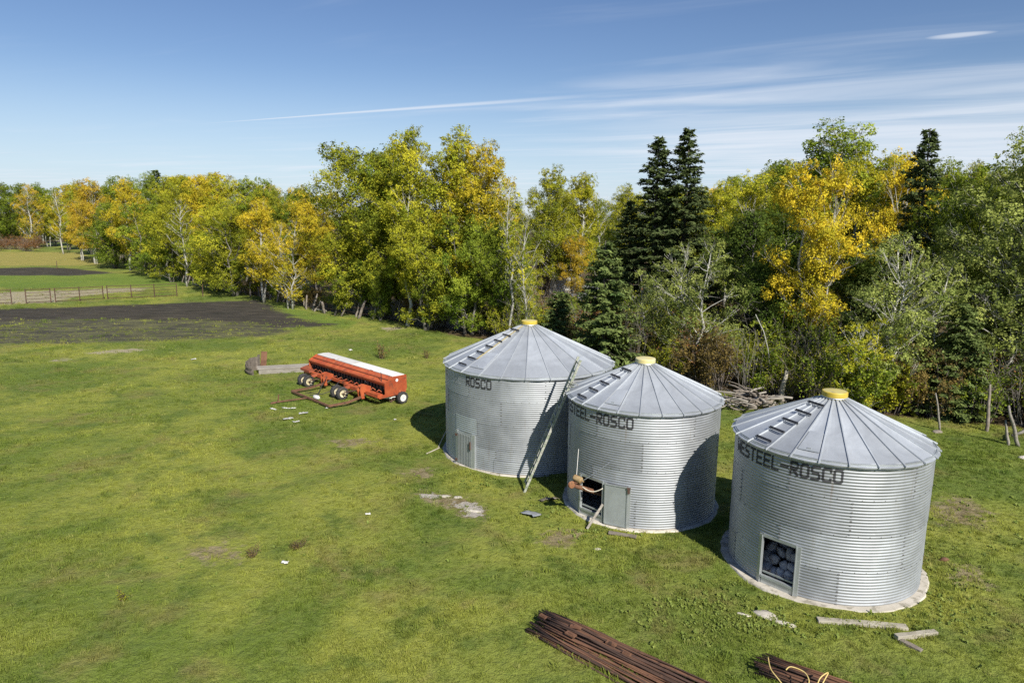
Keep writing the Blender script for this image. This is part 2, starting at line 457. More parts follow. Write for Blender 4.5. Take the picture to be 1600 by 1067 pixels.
def ground_mat():
    m, t, out = new_mat('pasture')
    geo = t.n('ShaderNodeNewGeometry')
    pos = geo.outputs['Position']
    def A(n):
        return t.n('ShaderNodeAttribute', attribute_type='GEOMETRY', attribute_name=n).outputs['Fac']
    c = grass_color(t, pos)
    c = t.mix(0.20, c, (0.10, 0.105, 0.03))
    warp = t.noise(t.mapping(pos, scale=(0.35, 1.0, 1.0)), 0.6, 4.0, 0.65, 0.6)
    warp2 = t.noise(pos, 2.4, 4.0, 0.68, 0.3)
    def mask(name, k=0.55, lo=0.35, hi=0.65, wp=warp):
        return t.ss(t.math('ADD', A(name), t.math('MULTIPLY', t.math('SUBTRACT', wp, 0.5), k)), lo, hi)
    ns = t.noise(t.mapping(pos, scale=(0.3, 1.4, 1)), 1.3, 4.0, 0.68)
    straw = t.mix(t.ss(ns, 0.3, 0.7), (0.23, 0.235, 0.05), (0.38, 0.30, 0.09))
    c = t.mix(mask('straw'), c, straw)
    c = t.mix(t.math('MULTIPLY', mask('lush'), 0.7), c, t.mix(ns, (0.12, 0.20, 0.03), (0.17, 0.235, 0.035)))
    grey = t.mix(t.ss(ns, 0.38, 0.62), (0.058, 0.052, 0.048), (0.145, 0.14, 0.066))
    c = t.mix(t.math('MULTIPLY', mask('greysoil', 0.8, 0.3, 0.65), 0.95), c, grey)
    dark = t.mix(t.ss(ns, 0.3, 0.7), (0.032, 0.027, 0.026), (0.085, 0.070, 0.060))
    c = t.mix(t.math('MULTIPLY', mask('soil', 1.25, 0.36, 0.62, t.math('MULTIPLY', t.math('ADD', warp, ns), 0.5)), 0.95), c, dark)
    sand = t.mix(warp2, (0.31, 0.26, 0.17), (0.46, 0.39, 0.27))
    c = t.mix(t.math('MULTIPLY', mask('sand', 1.6, 0.5, 0.72, t.math('MULTIPLY', t.math('ADD', warp2, ns), 0.5)), 0.85), c, sand)
    bare = t.mix(t.ss(warp2, 0.36, 0.62), (0.17, 0.11, 0.07), (0.30, 0.235, 0.15))
    c = t.mix(t.math('MULTIPLY', mask('bare', 1.6, 0.42, 0.75, warp2), 0.8), c, bare)
    ash = t.mix(warp2, (0.33, 0.29, 0.24), (0.50, 0.46, 0.39))
    c = t.mix(mask('ash', 1.5, 0.55, 0.62, warp2), c, ash)
    lit = t.mix(t.ss(warp2, 0.35, 0.65), (0.07, 0.05, 0.028), (0.15, 0.105, 0.05))
    lit = t.mix(t.math('MULTIPLY', t.ss(ns, 0.5, 0.7), 0.6), lit, (0.10, 0.11, 0.03))
    c = t.mix(mask('litter', 0.6, 0.35, 0.65, warp2), c, lit)
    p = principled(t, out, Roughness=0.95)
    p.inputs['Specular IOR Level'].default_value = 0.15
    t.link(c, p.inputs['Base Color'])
    h = t.noise(pos, 3.2, 5.0, 0.78)
    h = t.math('ADD', h, t.math('MULTIPLY', ns, t.math('MULTIPLY', A('soil'), 2.2)))
    b = t.n('ShaderNodeBump', inp={'Strength': 0.9, 'Distance': 0.16, 'Height': h})
    t.link(b.outputs[0], p.inputs['Normal'])
    return m
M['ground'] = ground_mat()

def blade_mat():
    m, t, out = new_mat('grass_blades')
    geo = t.n('ShaderNodeNewGeometry')
    oi = t.n('ShaderNodeObjectInfo')
    c = grass_color(t, oi.outputs['Location'])
    rnd = oi.outputs['Random']
    c = t.mix(t.math('MULTIPLY', t.ss(rnd, 0.86, 1.0), 0.5), c, (0.30, 0.26, 0.11))
    hv = t.n('ShaderNodeHueSaturation', inp={'Value': t.math('ADD', 0.75, t.math('MULTIPLY', rnd, 0.75))})
    t.link(c, hv.inputs['Color'])
    d = t.n('ShaderNodeBsdfDiffuse'); tr_ = t.n('ShaderNodeBsdfTranslucent')
    t.link(hv.outputs[0], d.inputs[0]); t.link(hv.outputs[0], tr_.inputs[0])
    mx = t.n('ShaderNodeMixShader', inp={0: 0.35})
    t.link(d.outputs[0], mx.inputs[1]); t.link(tr_.outputs[0], mx.inputs[2])
    t.link(mx.outputs[0], out.inputs[0])
    return m
M['blade'] = blade_mat()
M['weed_leaf'] = worn('weed_leaves', (0.11, 0.16, 0.022), (0.19, 0.22, 0.035), scale=5, rough=0.7, bump=0)

# ------------------------------------------------------------------ ground
def poly_field(P, poly, soft):
    """1 inside the outline, 0 outside, eased over `soft` metres"""
    P = np.asarray(P); n = len(poly)
    inside = np.zeros(len(P), bool)
    dist = np.full(len(P), 1e9)
    for i in range(n):
        a = np.array(poly[i]); b = np.array(poly[(i + 1) % n])
        ab = b - a
        t = np.clip(((P - a) @ ab) / max(ab @ ab, 1e-9), 0, 1)
        d = np.linalg.norm(P - (a + t[:, None] * ab), axis=1)
        dist = np.minimum(dist, d)
        c = ((a[1] > P[:, 1]) != (b[1] > P[:, 1]))
        with np.errstate(divide='ignore', invalid='ignore'):
            xi = (b[0] - a[0]) * (P[:, 1] - a[1]) / (b[1] - a[1] + 1e-12) + a[0]
        inside ^= (c & (P[:, 0] < xi))
    sd = np.where(inside, dist, -dist)
    return np.clip(0.5 + sd / (2 * soft), 0, 1)

def outline(pix):
    return [G(*p) for p in pix]

WOOD_EDGE = [(-120, 186), (-106, 169), (-47, 93), (-27, 69.5), (-17, 58.6), (-12, 55.2), (-4.8, 46.9), (0, 43.6), (4.2, 37.5),
             (8.6, 32.3), (12.4, 29.3), (15.6, 27.6), (19.2, 26.2), (30, 22), (60, 15)]
WOOD = WOOD_EDGE + [(400, 15), (400, 700), (-500, 700), (-500, 186)]
AREAS = [
    ('soil', 2.2, [(-400, 486), (-40, 484), (130, 479), (250, 475), (340, 471), (405, 469), (425, 478), (445, 490), (470, 499), (520, 507), (505, 512), (430, 511), (380, 504), (300, 501), (200, 499), (100, 500), (-40, 504), (-400, 506)]),
    ('soil', 2.5, [(-400, 421), (-40, 420), (60, 418), (120, 420), (178, 427), (110, 431), (-40, 430), (-400, 431)]),
    ('greysoil', 2.0, [(-400, 506), (-40, 503), (100, 500), (200, 499), (380, 503), (430, 510), (455, 519), (400, 527), (300, 531), (200, 533), (60, 536), (-40, 540), (-400, 545)]),
    ('sand', 2.0, [(-400, 457), (-40, 456), (100, 453), (240, 448), (225, 455), (120, 464), (100, 473), (-40, 478), (-400, 480)]),
    ('sand', 0.9, [(125, 552), (160, 548), (210, 544), (246, 546), (205, 551), (140, 555)]),
    ('sand', 0.8, [(75, 563), (110, 558), (116, 561), (80, 566)]),
    ('sand', 1.2, [(590, 512), (625, 509), (640, 514), (600, 518)]),
    ('straw', 3.0, [(-400, 394), (120, 394), (165, 410), (150, 415), (-400, 416)]),
    ('lush', 3.0, [(-400, 433), (180, 428), (330, 432), (300, 447), (-400, 452)]),
    ('lush', 0.8, [(420, 472), (470, 484), (560, 503), (540, 512), (450, 492)]),
    ('bare', 0.35, [(640, 772), (668, 764), (700, 772), (745, 780), (768, 800), (758, 814), (728, 812), (700, 797), (660, 783)]),
    ('ash', 0.25, [(645, 772), (690, 766), (700, 778), (655, 780)]),
    ('ash', 0.3, [(700, 783), (750, 782), (762, 806), (735, 812), (705, 795)]),
    ('bare', 0.4, [(838, 836), (870, 822), (905, 824), (915, 842), (880, 858), (845, 850)]),
    ('bare', 0.5, [(630, 738), (660, 730), (690, 738), (670, 750), (640, 748)]),
    ('bare', 0.5, [(500, 690), (560, 684), (600, 690), (540, 700)]),
    ('bare', 0.7, [(295, 858), (345, 848), (390, 862), (360, 880), (300, 880)]),
    ('bare', 0.8, [(1440, 790), (1500, 770), (1560, 800), (1530, 830), (1460, 820)]),
    ('bare', 0.6, [(1480, 885), (1530, 880), (1550, 925), (1500, 920)]),
]
def area_fields(P):
    fields = {k: np.zeros(len(P)) for k in ('soil', 'greysoil', 'sand', 'straw', 'lush', 'bare', 'ash', 'litter')}
    for name, soft, pix in AREAS:
        fields[name] = np.maximum(fields[name], poly_field(P, outline(pix), soft))
    fields['litter'] = np.clip(poly_field(P, WOOD, 2.2) * 2.2 - 1.25, 0, 1)
    return fields

def build_ground():
    def axis(lo, hi, a, b, step, grow):
        xs = list(np.arange(a, b + 1e-6, step))
        s, x = step, b
        while x < hi:
            s *= grow; x += s; xs.append(x)
        s, x, left = step, a, []
        while x > lo:
            s *= grow; x -= s; left.append(x)
        return np.array(left[::-1] + xs)
    xs = axis(-1500, 1500, -34, 24, 0.32, 1.06)
    ys = axis(-400, 2500, 8, 62, 0.32, 1.055)
    X, Y = np.meshgrid(xs, ys)
    P = np.stack([X.ravel(), Y.ravel()], 1)
    Z = ground_z(P[:, 0], P[:, 1])
    nx, ny = len(xs), len(ys)
    i = np.arange(nx * ny).reshape(ny, nx)
    Fq = np.stack([i[:-1, :-1].ravel(), i[:-1, 1:].ravel(), i[1:, 1:].ravel(), i[1:, :-1].ravel()], 1)
    me = np_mesh('ground', np.column_stack([P, Z]), Fq, M['ground'], True)
    for k, f in area_fields(P).items():
        a = me.attributes.new(k, 'FLOAT', 'POINT')
        a.data.foreach_set('value', f.astype(np.float32))
    o = link_mesh('ground', me)
    tag(o, 'open green pasture with dark tilled strips and bare patches', 'ground', kind='structure')
build_ground()

# ------------------------------------------------------------------ grain bins
WALL_H, NRING = 3.2525, 4
RING_H = WALL_H / NRING
PITCH_C = WALL_H / 48.0
DOOR_A, DOOR_B = -149.5, -127.0     # the doorway in degrees round the bin
DOOR_TOP, DOOR_SILL = 1.18, 0.24
BINS = [(0.60, 24.19, 2.925), (3.827, 19.536, 2.135), (7.593, 15.892, 2.135)]

def dent(th, z, seed):
    return (0.0022 * np.sin(3 * th + 2.1 * z + seed) + 0.0013 * np.sin(7 * th - 3.3 * z + 2 * seed) + 0.0008 * np.sin(13 * th + 5.1 * z + 3 * seed))

def corr(z):
    return 0.0066 * np.cos(2 * np.pi * z / PITCH_C)

def surf(Rb, th, z, seed, off=0.0):
    r = Rb + corr(z) + dent(th, z, seed) + off
    return np.stack([r * np.cos(th), r * np.sin(th), z], -1)

def wall_sheet(Rb, a0, a1, z0, z1, opening, seed, ring):
    lap = 0.03 / Rb
    n = max(8, int((a1 - a0) * Rb / 0.085))
    th = np.linspace(a0, a1 + lap, n)
    if opening and z0 < DOOR_TOP:
        for q in (R(DOOR_A), R(DOOR_B)):
            if a0 < q < a1: th = np.sort(np.append(th, q))
    zs = np.arange(z0 - (0.018 if ring else 0.0), z1 + 1e-6, PITCH_C / 6)
    if z1 - zs[-1] > 1e-4: zs = np.append(zs, z1)
    T, Z = np.meshgrid(th, zs)
    off = 0.005 * (T - a0) / (a1 - a0) + 0.0045 * ring
    V = surf(Rb, T, Z, seed, off).reshape(-1, 3)
    nx, ny = len(th), len(zs)
    i = np.arange(nx * ny).reshape(ny, nx)
    Fq = np.stack([i[:-1, :-1], i[:-1, 1:], i[1:, 1:], i[1:, :-1]], -1).reshape(-1, 4)
    if opening:
        tm = ((T[:-1, :-1] + T[1:, 1:]) / 2).ravel()
        zm = ((Z[:-1, :-1] + Z[1:, 1:]) / 2).ravel()
        keep = ~((tm > R(DOOR_A)) & (tm < R(DOOR_B)) & (zm < DOOR_TOP))
        Fq = Fq[keep]
    return np_mesh('wall_sheet', V, Fq, M['galv_wall'], True) if len(Fq) else None

# block capitals, drawn as strokes on a 5 x 7 field with clipped corners
GLYPH = {
    'W': ["10001", "10001", "10001", "10101", "10101", "11011", "10001"],
    'E': ["11111", "10000", "10000", "11110", "10000", "10000", "11111"],
    'S': ["01111", "10000", "10000", "01110", "00001", "00001", "11110"],
    'T': ["11111", "00100", "00100", "00100", "00100", "00100", "00100"],
    'L': ["10000", "10000", "10000", "10000", "10000", "10000", "11111"],
    '-': ["00000", "00000", "00000", "11111", "00000", "00000", "00000"],
    'R': ["11110", "10001", "10001", "11110", "10100", "10010", "10001"],
    'O': ["01110", "10001", "10001", "10001", "10001", "10001", "01110"],
    'C': ["01111", "10001", "10000", "10000", "10000", "10001", "01111"],
}
def glyph_on(ch, x, y):
    """is the letter inked at x, y (0..1, y up)? strokes are capsules between lit neighbours"""
    g = GLYPH[ch]
    w_, h_ = 5, 7
    gx, gy = x * (w_ - 1), (1 - y) * (h_ - 1)
    on = np.zeros(x.shape, bool)
    hx, hy = 0.78, 0.66
    for r in range(h_):
        for c in range(w_):
            if g[r][c] != '1': continue
            on |= (np.abs(gx - c) < hx * 0.85) & (np.abs(gy - r) < hy)
            for dr, dc in ((1, 1), (1, -1)):
                r2, c2 = r + dr, c + dc
                if 0 <= r2 < h_ and 0 <= c2 < w_ and g[r2][c2] == '1' and g[r][c2] != '1' and g[r2][c] != '1':
                    t = np.clip(((gx - c) * dc + (gy - r) * dr) / 2, 0, 1)
                    on |= ((gx - c - t * dc) ** 2 + (gy - r - t * dr) ** 2) < 0.36
    return on

def letter_mesh(Rb, ch, a0, width, z0, z1, seed, mat):
    nx, nz = 22, 28
    th = a0 + np.linspace(-0.09, 1.09, nx + 1) * width / Rb
    zs = np.linspace(z0 - 0.02, z1 + 0.02, nz + 1)
    T, Z = np.meshgrid(th, zs)
    V = surf(Rb, T, Z, seed, 0.0045 * 3 + 0.008).reshape(-1, 3)
    i = np.arange((nx + 1) * (nz + 1)).reshape(nz + 1, nx + 1)
    Fq = np.stack([i[:-1, :-1], i[:-1, 1:], i[1:, 1:], i[1:, :-1]], -1).reshape(-1, 4)
    fx = ((T[:-1, :-1] + T[1:, 1:]) / 2 - a0) * Rb / width
    fz = ((Z[:-1, :-1] + Z[1:, 1:]) / 2 - z0) / (z1 - z0)
    on = glyph_on(ch, fx, fz).ravel()
    if not on.any(): return None
    return np_mesh('letter', V, Fq[on], mat, True)

def polar(r, deg, z):
    return Vector((r * math.cos(R(deg)), r * math.sin(R(deg)), z))

def panel_mesh(Rb, rise, nseg=24):
    """one roof sheet between two ribs, with its standing rib and eave lip"""
    mb = MB()
    r0, r1 = 0.25, Rb + 0.11
    apex = WALL_H + rise
    k = rise / Rb
    half = math.pi / nseg
    rs = [r0, r0 + (r1 - r0) * 0.3, r0 + (r1 - r0) * 0.6, r1 - 0.12, r1]
    vs, fs = [], []
    for j, r_ in enumerate(rs):
        z = apex - k * r_ - (0.012 if j == 4 else 0)
        bow = 0.010 if 0 < j < 4 else 0.0
        for q, f in enumerate((-1, -0.5, 0, 0.5, 1)):
            a = half * f
            rr = r_ * math.cos(half) / math.cos(a) if j < 4 else r_ * (1.0 - 0.012 * abs(f))
            vs.append((rr * math.cos(a), rr * math.sin(a), z - bow * (1 - f * f)))
    for j in range(4):
        for q in range(4):
            fs.append((j * 5 + q, (j + 1) * 5 + q, (j + 1) * 5 + q + 1, j * 5 + q + 1))
    b = len(vs)
    for q in range(5):
        x, y, z = vs[20 + q]
        vs.append((x * 0.992, y * 0.992, z - 0.035))
    for q in range(4):
        fs.append((20 + q, b + q, b + q + 1, 20 + q + 1))
    mb.add(vs, fs)
    # rib on the +half edge, square in section
    for sgn in (1,):
        a = half * sgn
        ca, sa = math.cos(a), math.sin(a)
        t = Vector((-sa, ca, 0))
        p0 = Vector((r0 * ca, r0 * sa, apex - k * r0))
        p1 = Vector(((r1 + 0.012) * ca, (r1 + 0.012) * sa, apex - k * (r1 + 0.012) - 0.008))
        up = Vector((0, 0, 1))
        w0, w1, h = 0.014, 0.017, 0.034
        q = [p0 - t * w0, p0 - t * w0 * 0.7 + up * h, p0 + t * w0 * 0.7 + up * h, p0 + t * w0,
             p1 - t * w1, p1 - t * w1 * 0.7 + up * h, p1 + t * w1 * 0.7 + up * h, p1 + t * w1]
        mb.add(q, [(0, 4, 5, 1), (1, 5, 6, 2), (2, 6, 7, 3), (4, 7, 6, 5)])
    return mb.mesh('roof_panel', M['galv_roof'], False)

def make_bin(idx, label, cap_mat, panel_rot, ladder_deg, n_rungs, rung_r, seams, letters, door):
    bx, by, Rb = BINS[idx]
    seed = 1.7 * idx + 0.4
    root = empty('grain_bin', (bx, by, 0))
    tag(root, label, 'grain bin', 'corrugated steel grain bins')
    zbase = 0.0
    opening = (door != 'closed')
    # wall sheets, four rings laid like bricks
    per = 2 * math.pi / seams[0]
    n_s = seams[0]
    bolts = MB()
    def bolt(th, z, off=0.012, s=0.018):
        p = surf(Rb, np.array(th), np.array(z), seed, off)
        bolts.box(p, (s, s, s), Euler((0, 0, th)))
    for ring in range(NRING):
        a_off = R(seams[1]) + (per * 0.5 if ring % 2 else 0.0) + 0.03 * ring
        for k in range(n_s):
            a0 = a_off + k * per
            while a0 > math.pi: a0 -= 2 * math.pi
            while a0 < -math.pi * 1.4: a0 += 2 * math.pi
            a0 = (a0 + math.pi) % (2 * math.pi) - math.pi
            # doorway lies well inside -180..0, so keep sheets that straddle the cut on its side
            if a0 > R(120): a0 -= 2 * math.pi
            spans = [(a0, a0 + per)]
            if opening and ring == 0 and a0 < R(DOOR_A) and a0 + per > R(DOOR_B):
                spans = [(a0, R(DOOR_A) - 0.012), (R(DOOR_B), a0 + per)]
            for sa, sb in spans:
                me = wall_sheet(Rb, sa, sb, ring * RING_H, (ring + 1) * RING_H, opening, seed + 0.0, ring)
                if me: link_mesh('wall_sheet', me, root)
            for z in np.arange(ring * RING_H + 0.05, (ring + 1) * RING_H - 0.02, 0.10):
                if opening and R(DOOR_A) - 0.05 < a0 < R(DOOR_B) + 0.05 and z < DOOR_TOP: continue
                for da in (0.008, 0.030):
                    bolt(a0 + da / Rb, z, 0.0045 * ring + 0.008)
        if ring:
            for th in np.arange(-math.pi, math.pi, 0.24 / Rb):
                if opening and R(DOOR_A) - 0.05 < th < R(DOOR_B) + 0.05 and ring * RING_H < DOOR_TOP: continue
                bolt(th, ring * RING_H + 0.01, 0.0045 * ring + 0.008, 0.013)
    bo = bolts.build('bolts', M['bolt'], root, recalc=False)
    bo['kind'] = 'stuff'
    # roof
    rise = 0.97 * Rb / 2.135
    apex = WALL_H + rise
    k = rise / Rb
    ring_mb = MB()
    ring_mb.lathe([(Rb - 0.02, WALL_H - 0.005), (Rb + 0.05, WALL_H - 0.02), (Rb + 0.05, WALL_H - 0.06), (Rb - 0.02, WALL_H - 0.04)], 72, closed=True)
    ring_mb.lathe([(0.24, apex - k * 0.26 + 0.0), (0.285, apex - k * 0.285 + 0.045), (0.262, apex - k * 0.26 + 0.08), (0.24, apex - k * 0.26 + 0.09)], 36, closed=True)
    roof = ring_mb.build('roof', M['galv_trim'], root, smooth=False)
    pm = panel_mesh(Rb, rise)
    rng = random.Random(idx * 7 + 1)
    for i in range(24):
        a = panel_rot + 7.5 + 15 * i
        o = link_mesh('roof_panel', pm, roof, (0, 0, rng.uniform(-0.004, 0.004)), R(a))
    # roof ladder of angle-iron rungs lying across two ribs
    slope = math.atan(k)
    rg = MB()
    wd = 0.46
    rg.box((-0.020, 0, 0.045), (0.022, wd, 0.018))
    rg.box((0.020, 0, 0.045), (0.018, wd, 0.024))
    rg.box((-0.02, wd / 2 - 0.03, 0.02), (0.03, 0.02, 0.05))
    rg.box((-0.02, -wd / 2 + 0.03, 0.02), (0.03, 0.02, 0.05))
    rung_me = rg.mesh('ladder_rung', M['dark_steel'])
    for j in range(n_rungs):
        r_ = rung_r[0] + (rung_r[1] - rung_r[0]) * j / (n_rungs - 1)
        o = link_mesh('ladder_rung', rung_me, roof)
        p = polar(r_, ladder_deg, apex - k * r_ + 0.012)
        o.location = p
        o.rotation_euler = Euler((0, slope, R(ladder_deg + rng.uniform(-1.0, 1.0))), 'XYZ')
    # inspection hatch
    hd = panel_rot + (-127.5 if panel_rot <= 1 else -127.5)
    hm = MB()
    ra, rb_ = Rb * 0.645, Rb * 0.92
    for (i0, i1, o0, o1) in ((0.012, 0.0, 0.014, 0.018),):
        wa, wb = ra * math.tan(R(7.5)) - 0.035, rb_ * math.tan(R(7.5)) - 0.035
        pts = []
        for zz, sh in ((0.004, 0.0), (0.022, 0.008)):
            for r_, hw, s in ((ra + sh, wa - sh, -1), (rb_ - sh, wb - sh, -1), (rb_ - sh, wb - sh, 1), (ra + sh, wa - sh, 1)):
                pts.append((r_ * math.cos(R(7.5)) / math.cos(R(7.5)), s * hw, apex - k * r_ * 1.0 + zz))
        hm.add(pts, [(4, 5, 6, 7), (0, 1, 5, 4), (1, 2, 6, 5), (2, 3, 7, 6), (3, 0, 4, 7)])
    hm.box((rb_ - 0.05, 0, apex - k * rb_ + 0.05), (0.04, 0.08, 0.02))
    hm.build('roof_hatch', M['galv_roof'], roof, rz=R(hd))
    # filler cap
    cp = MB()
    zc = apex - k * 0.26 + 0.005
    cp.lathe([(0.262, zc), (0.268, zc + 0.045), (0.285, zc + 0.05), (0.285, zc + 0.15), (0.275, zc + 0.165), (0.255, zc + 0.17)], 40)
    capo = cp.build('filler_cap', cap_mat, root, smooth=False)
    auto_smooth(capo, 30)
    tp = MB()
    tp.lathe([(0.256, zc + 0.168), (0.12, zc + 0.186), (0.0005, zc + 0.192)], 40)
    auto_smooth(tp.build('cap_top', M['cap_top'] if idx != 1 else M['cap_cream'], capo), 50)
    # lettering
    txt = 'WESTEEL-ROSCO'
    adv, a_end = letters
    for j, ch in enumerate(txt):
        a0 = R(a_end) - (len(txt) - j) * adv / Rb
        faded = (idx == 0 and j < 8) or (idx == 1 and j < 1)
        me = letter_mesh(Rb, ch, a0, adv * 0.74, 2.79, 3.07, seed, M['letter_faded'] if faded else M['letter'])
        if me: link_mesh('letter', me, root)
    # doorway: side posts, header, kick plate
    def post(deg, wd_, z0, z1, rr, mat, name='door_frame', th=0.05):
        mb = MB()
        mb.box((0, 0, (z1 - z0) / 2), (th, wd_, z1 - z0))
        o = mb.build(name, mat, root)
        o.location = polar(Rb + rr, deg, z0)
        o.rotation_euler = (0, 0, R(deg))
        return o
    frame_w = 0.10
    if opening:
        for deg in (DOOR_A - 0.4, DOOR_B + 0.4):
            po = post(deg, frame_w, 0.0, DOOR_TOP + 0.02, 0.016, M['galv_trim'])
            fl = MB(); s = 1 if deg < -140 else -1
            fl.box((0.03, s * 0.04, (DOOR_TOP + 0.02) / 2), (0.05, 0.018, DOOR_TOP))
            fl.build('flange', M['galv_trim'], po)
        mid = (DOOR_A + DOOR_B) / 2
        ch_w = 2 * Rb * math.sin(R((DOOR_B - DOOR_A) / 2))
        chr_ = Rb * math.cos(R((DOOR_B - DOOR_A) / 2)) - Rb
        hdr = post(mid, ch_w - 0.06, DOOR_TOP - 0.03, DOOR_TOP + 0.045, chr_ + 0.02, M['galv_trim'], 'door_header')
        kick = post(mid, ch_w - 0.09, 0.0, DOOR_SILL - 0.05, chr_ + 0.035, M['galv_trim'], 'kick_plate', 0.02)
        s1 = post(mid, ch_w - 0.09, DOOR_SILL - 0.05, DOOR_SILL, chr_ + 0.04, M['galv_trim'], 'door_sill', 0.07)
        s2 = post(mid, ch_w - 0.10, DOOR_SILL + 0.05, DOOR_SILL + 0.085, chr_ - 0.01, M['galv_trim'], 'door_sill', 0.03)
    else:
        # closed door: ribbed sheet between two weathered posts
        da, db = -143.5, -129.0
        mid = (da + db) / 2
        ch_w = 2 * Rb * math.sin(R((db - da) / 2))
        mb = MB()
        nst = 9
        for q in range(nst):
            wq = ch_w / nst
            y0 = -ch_w / 2 + wq * (q + 0.5)
            mb.box((0.0, y0, 0.53), (0.02, wq * 0.98, 1.04))
            mb.box((0.018, y0, 0.53), (0.022, wq * 0.42, 1.04))
        dr = mb.build('door', M['galv_door'], root)
        dr.location = polar(Rb * math.cos(R((db - da) / 2)) + 0.05, mid, 0.05)
        dr.rotation_euler = (0, 0, R(mid))
        for deg, mt in ((da - 0.6, M['galv_door']), (db + 0.9, M['galv_trim'])):
            post(deg, 0.10 if deg < -140 else 0.15, 0.0, 1.18, 0.03, mt, 'door_frame', 0.07)
        post(mid, ch_w + 0.1, 1.10, 1.16, -0.005, M['galv_door'], 'door_header', 0.07)
        for zz in (0.12, 0.98):
            hn = MB(); hn.box((0.07, -ch_w / 2 + 0.02, zz), (0.03, 0.07, 0.07)); hn.tube([(0.08, -ch_w / 2 - 0.02, zz - 0.05), (0.08, -ch_w / 2 - 0.02, zz + 0.05)], 0.014, 6)
            hn.build('hinge', M['rust_dark'], dr)
        hd_ = MB(); hd_.box((0.06, ch_w / 2 - 0.03, 0.75), (0.03, 0.05, 0.26)); hd_.build('latch', M['rust_dark'], dr)
        # flat cover sheet riveted on above the door
        pz = MB()
        th = np.linspace(R(-146.0), R(-125.5), 14)
        zs = np.linspace(1.18, 1.74, 50)
        T, Z = np.meshgrid(th, zs)
        V = surf(Rb, T, Z, seed, 0.0045 * 2 + 0.014).reshape(-1, 3)
        i = np.arange(14 * 50).reshape(50, 14)
        Fq = np.stack([i[:-1, :-1], i[:-1, 1:], i[1:, 1:], i[1:, :-1]], -1).reshape(-1, 4)
        link_mesh('cover_sheet', np_mesh('cover_sheet', V, Fq, M['galv_trim'], True), root)
        th = np.linspace(R(-113), R(-96), 12)
        zs = np.linspace(0.05, 0.46, 38)
        T, Z = np.meshgrid(th, zs)
        V = surf(Rb, T, Z, seed, 0.02).reshape(-1, 3)
        i = np.arange(12 * 38).reshape(38, 12)
        Fq = np.stack([i[:-1, :-1], i[:-1, 1:], i[1:, 1:], i[1:, :-1]], -1).reshape(-1, 4)
        link_mesh('patch_sheet', np_mesh('patch_sheet', V, Fq, M['galv_wall'], True), root)
    # corner beads where the sheets meet the pad
    if door == 'leaf':
        la, lb = DOOR_B + 1.2, -108.6
        mid = (la + lb) / 2
        cw = 2 * Rb * math.sin(R((lb - la) / 2))
        mb = MB()
        mb.box((0, 0, 0.60), (0.025, cw, 1.14))
        lf = mb.build('door', M['galv_door'], root)
        lf.location = polar(Rb * math.cos(R((lb - la) / 2)) + 0.075, mid, 0.03)
        lf.rotation_euler = (0, 0, R(mid + 1.5))
        ed = MB()
        for y in (-cw / 2 + 0.012, cw / 2 - 0.012):
            ed.box((0.016, y, 0.60), (0.03, 0.024, 1.15))
        ed.box((0.016, 0, 1.16), (0.03, cw, 0.024)); ed.box((0.016, 0, 0.045), (0.03, cw, 0.024))
        ed.build('door_edge', M['galv_trim'], lf)
        la_ = MB(); la_.box((0.04, cw / 2 + 0.03, 1.08), (0.05, 0.05, 0.13)); la_.box((0.05, cw / 2 + 0.03, 1.16), (0.03, 0.09, 0.04))
        la_.build('latch', M['rust_dark'], lf)
        post(lb + 0.6, 0.07, 0.02, 1.20, 0.02, M['galv_trim'], 'door_stop', 0.05)
    return root, apex, k

bin_far = make_bin(0, 'widest steel grain bin, farthest back, with its ribbed door closed', M['cap_yellow'], -3.0, -145.0, 7, (2.72, 0.6), (7, -112.0), (0.214, -114.0), 'closed')
bin_mid = make_bin(1, 'middle steel grain bin with door swung open and rusty auger in the doorway', M['cap_cream'], 2.0, -156.5, 5, (2.03, 0.62), (5, -104.0), (0.218, -106.0), 'leaf')
bin_near = make_bin(2, 'nearest steel grain bin with bright yellow cap and stones inside its doorway', M['cap_yellow'], 0.0, -157.5, 5, (2.03, 0.55), (5, -105.0), (0.218, -106.0), 'open')

# tan strap lying beside the roof ladder of the far bin
def roof_strap():
    root, apex, k = bin_far
    mb = MB()
    deg0 = -138.0
    pts = []
    for r_, dg in ((2.35, -138.5), (1.6, -138.3), (0.9, -138.0), (0.32, -137.0)):
        pts.append(polar(r_, dg, apex - k * r_ + 0.045))
    for a, b in zip(pts[:-1], pts[1:]): mb.beam(a, b, 0.07, 0.012)
    mb.build('strap', M['strap'], root)
roof_strap()

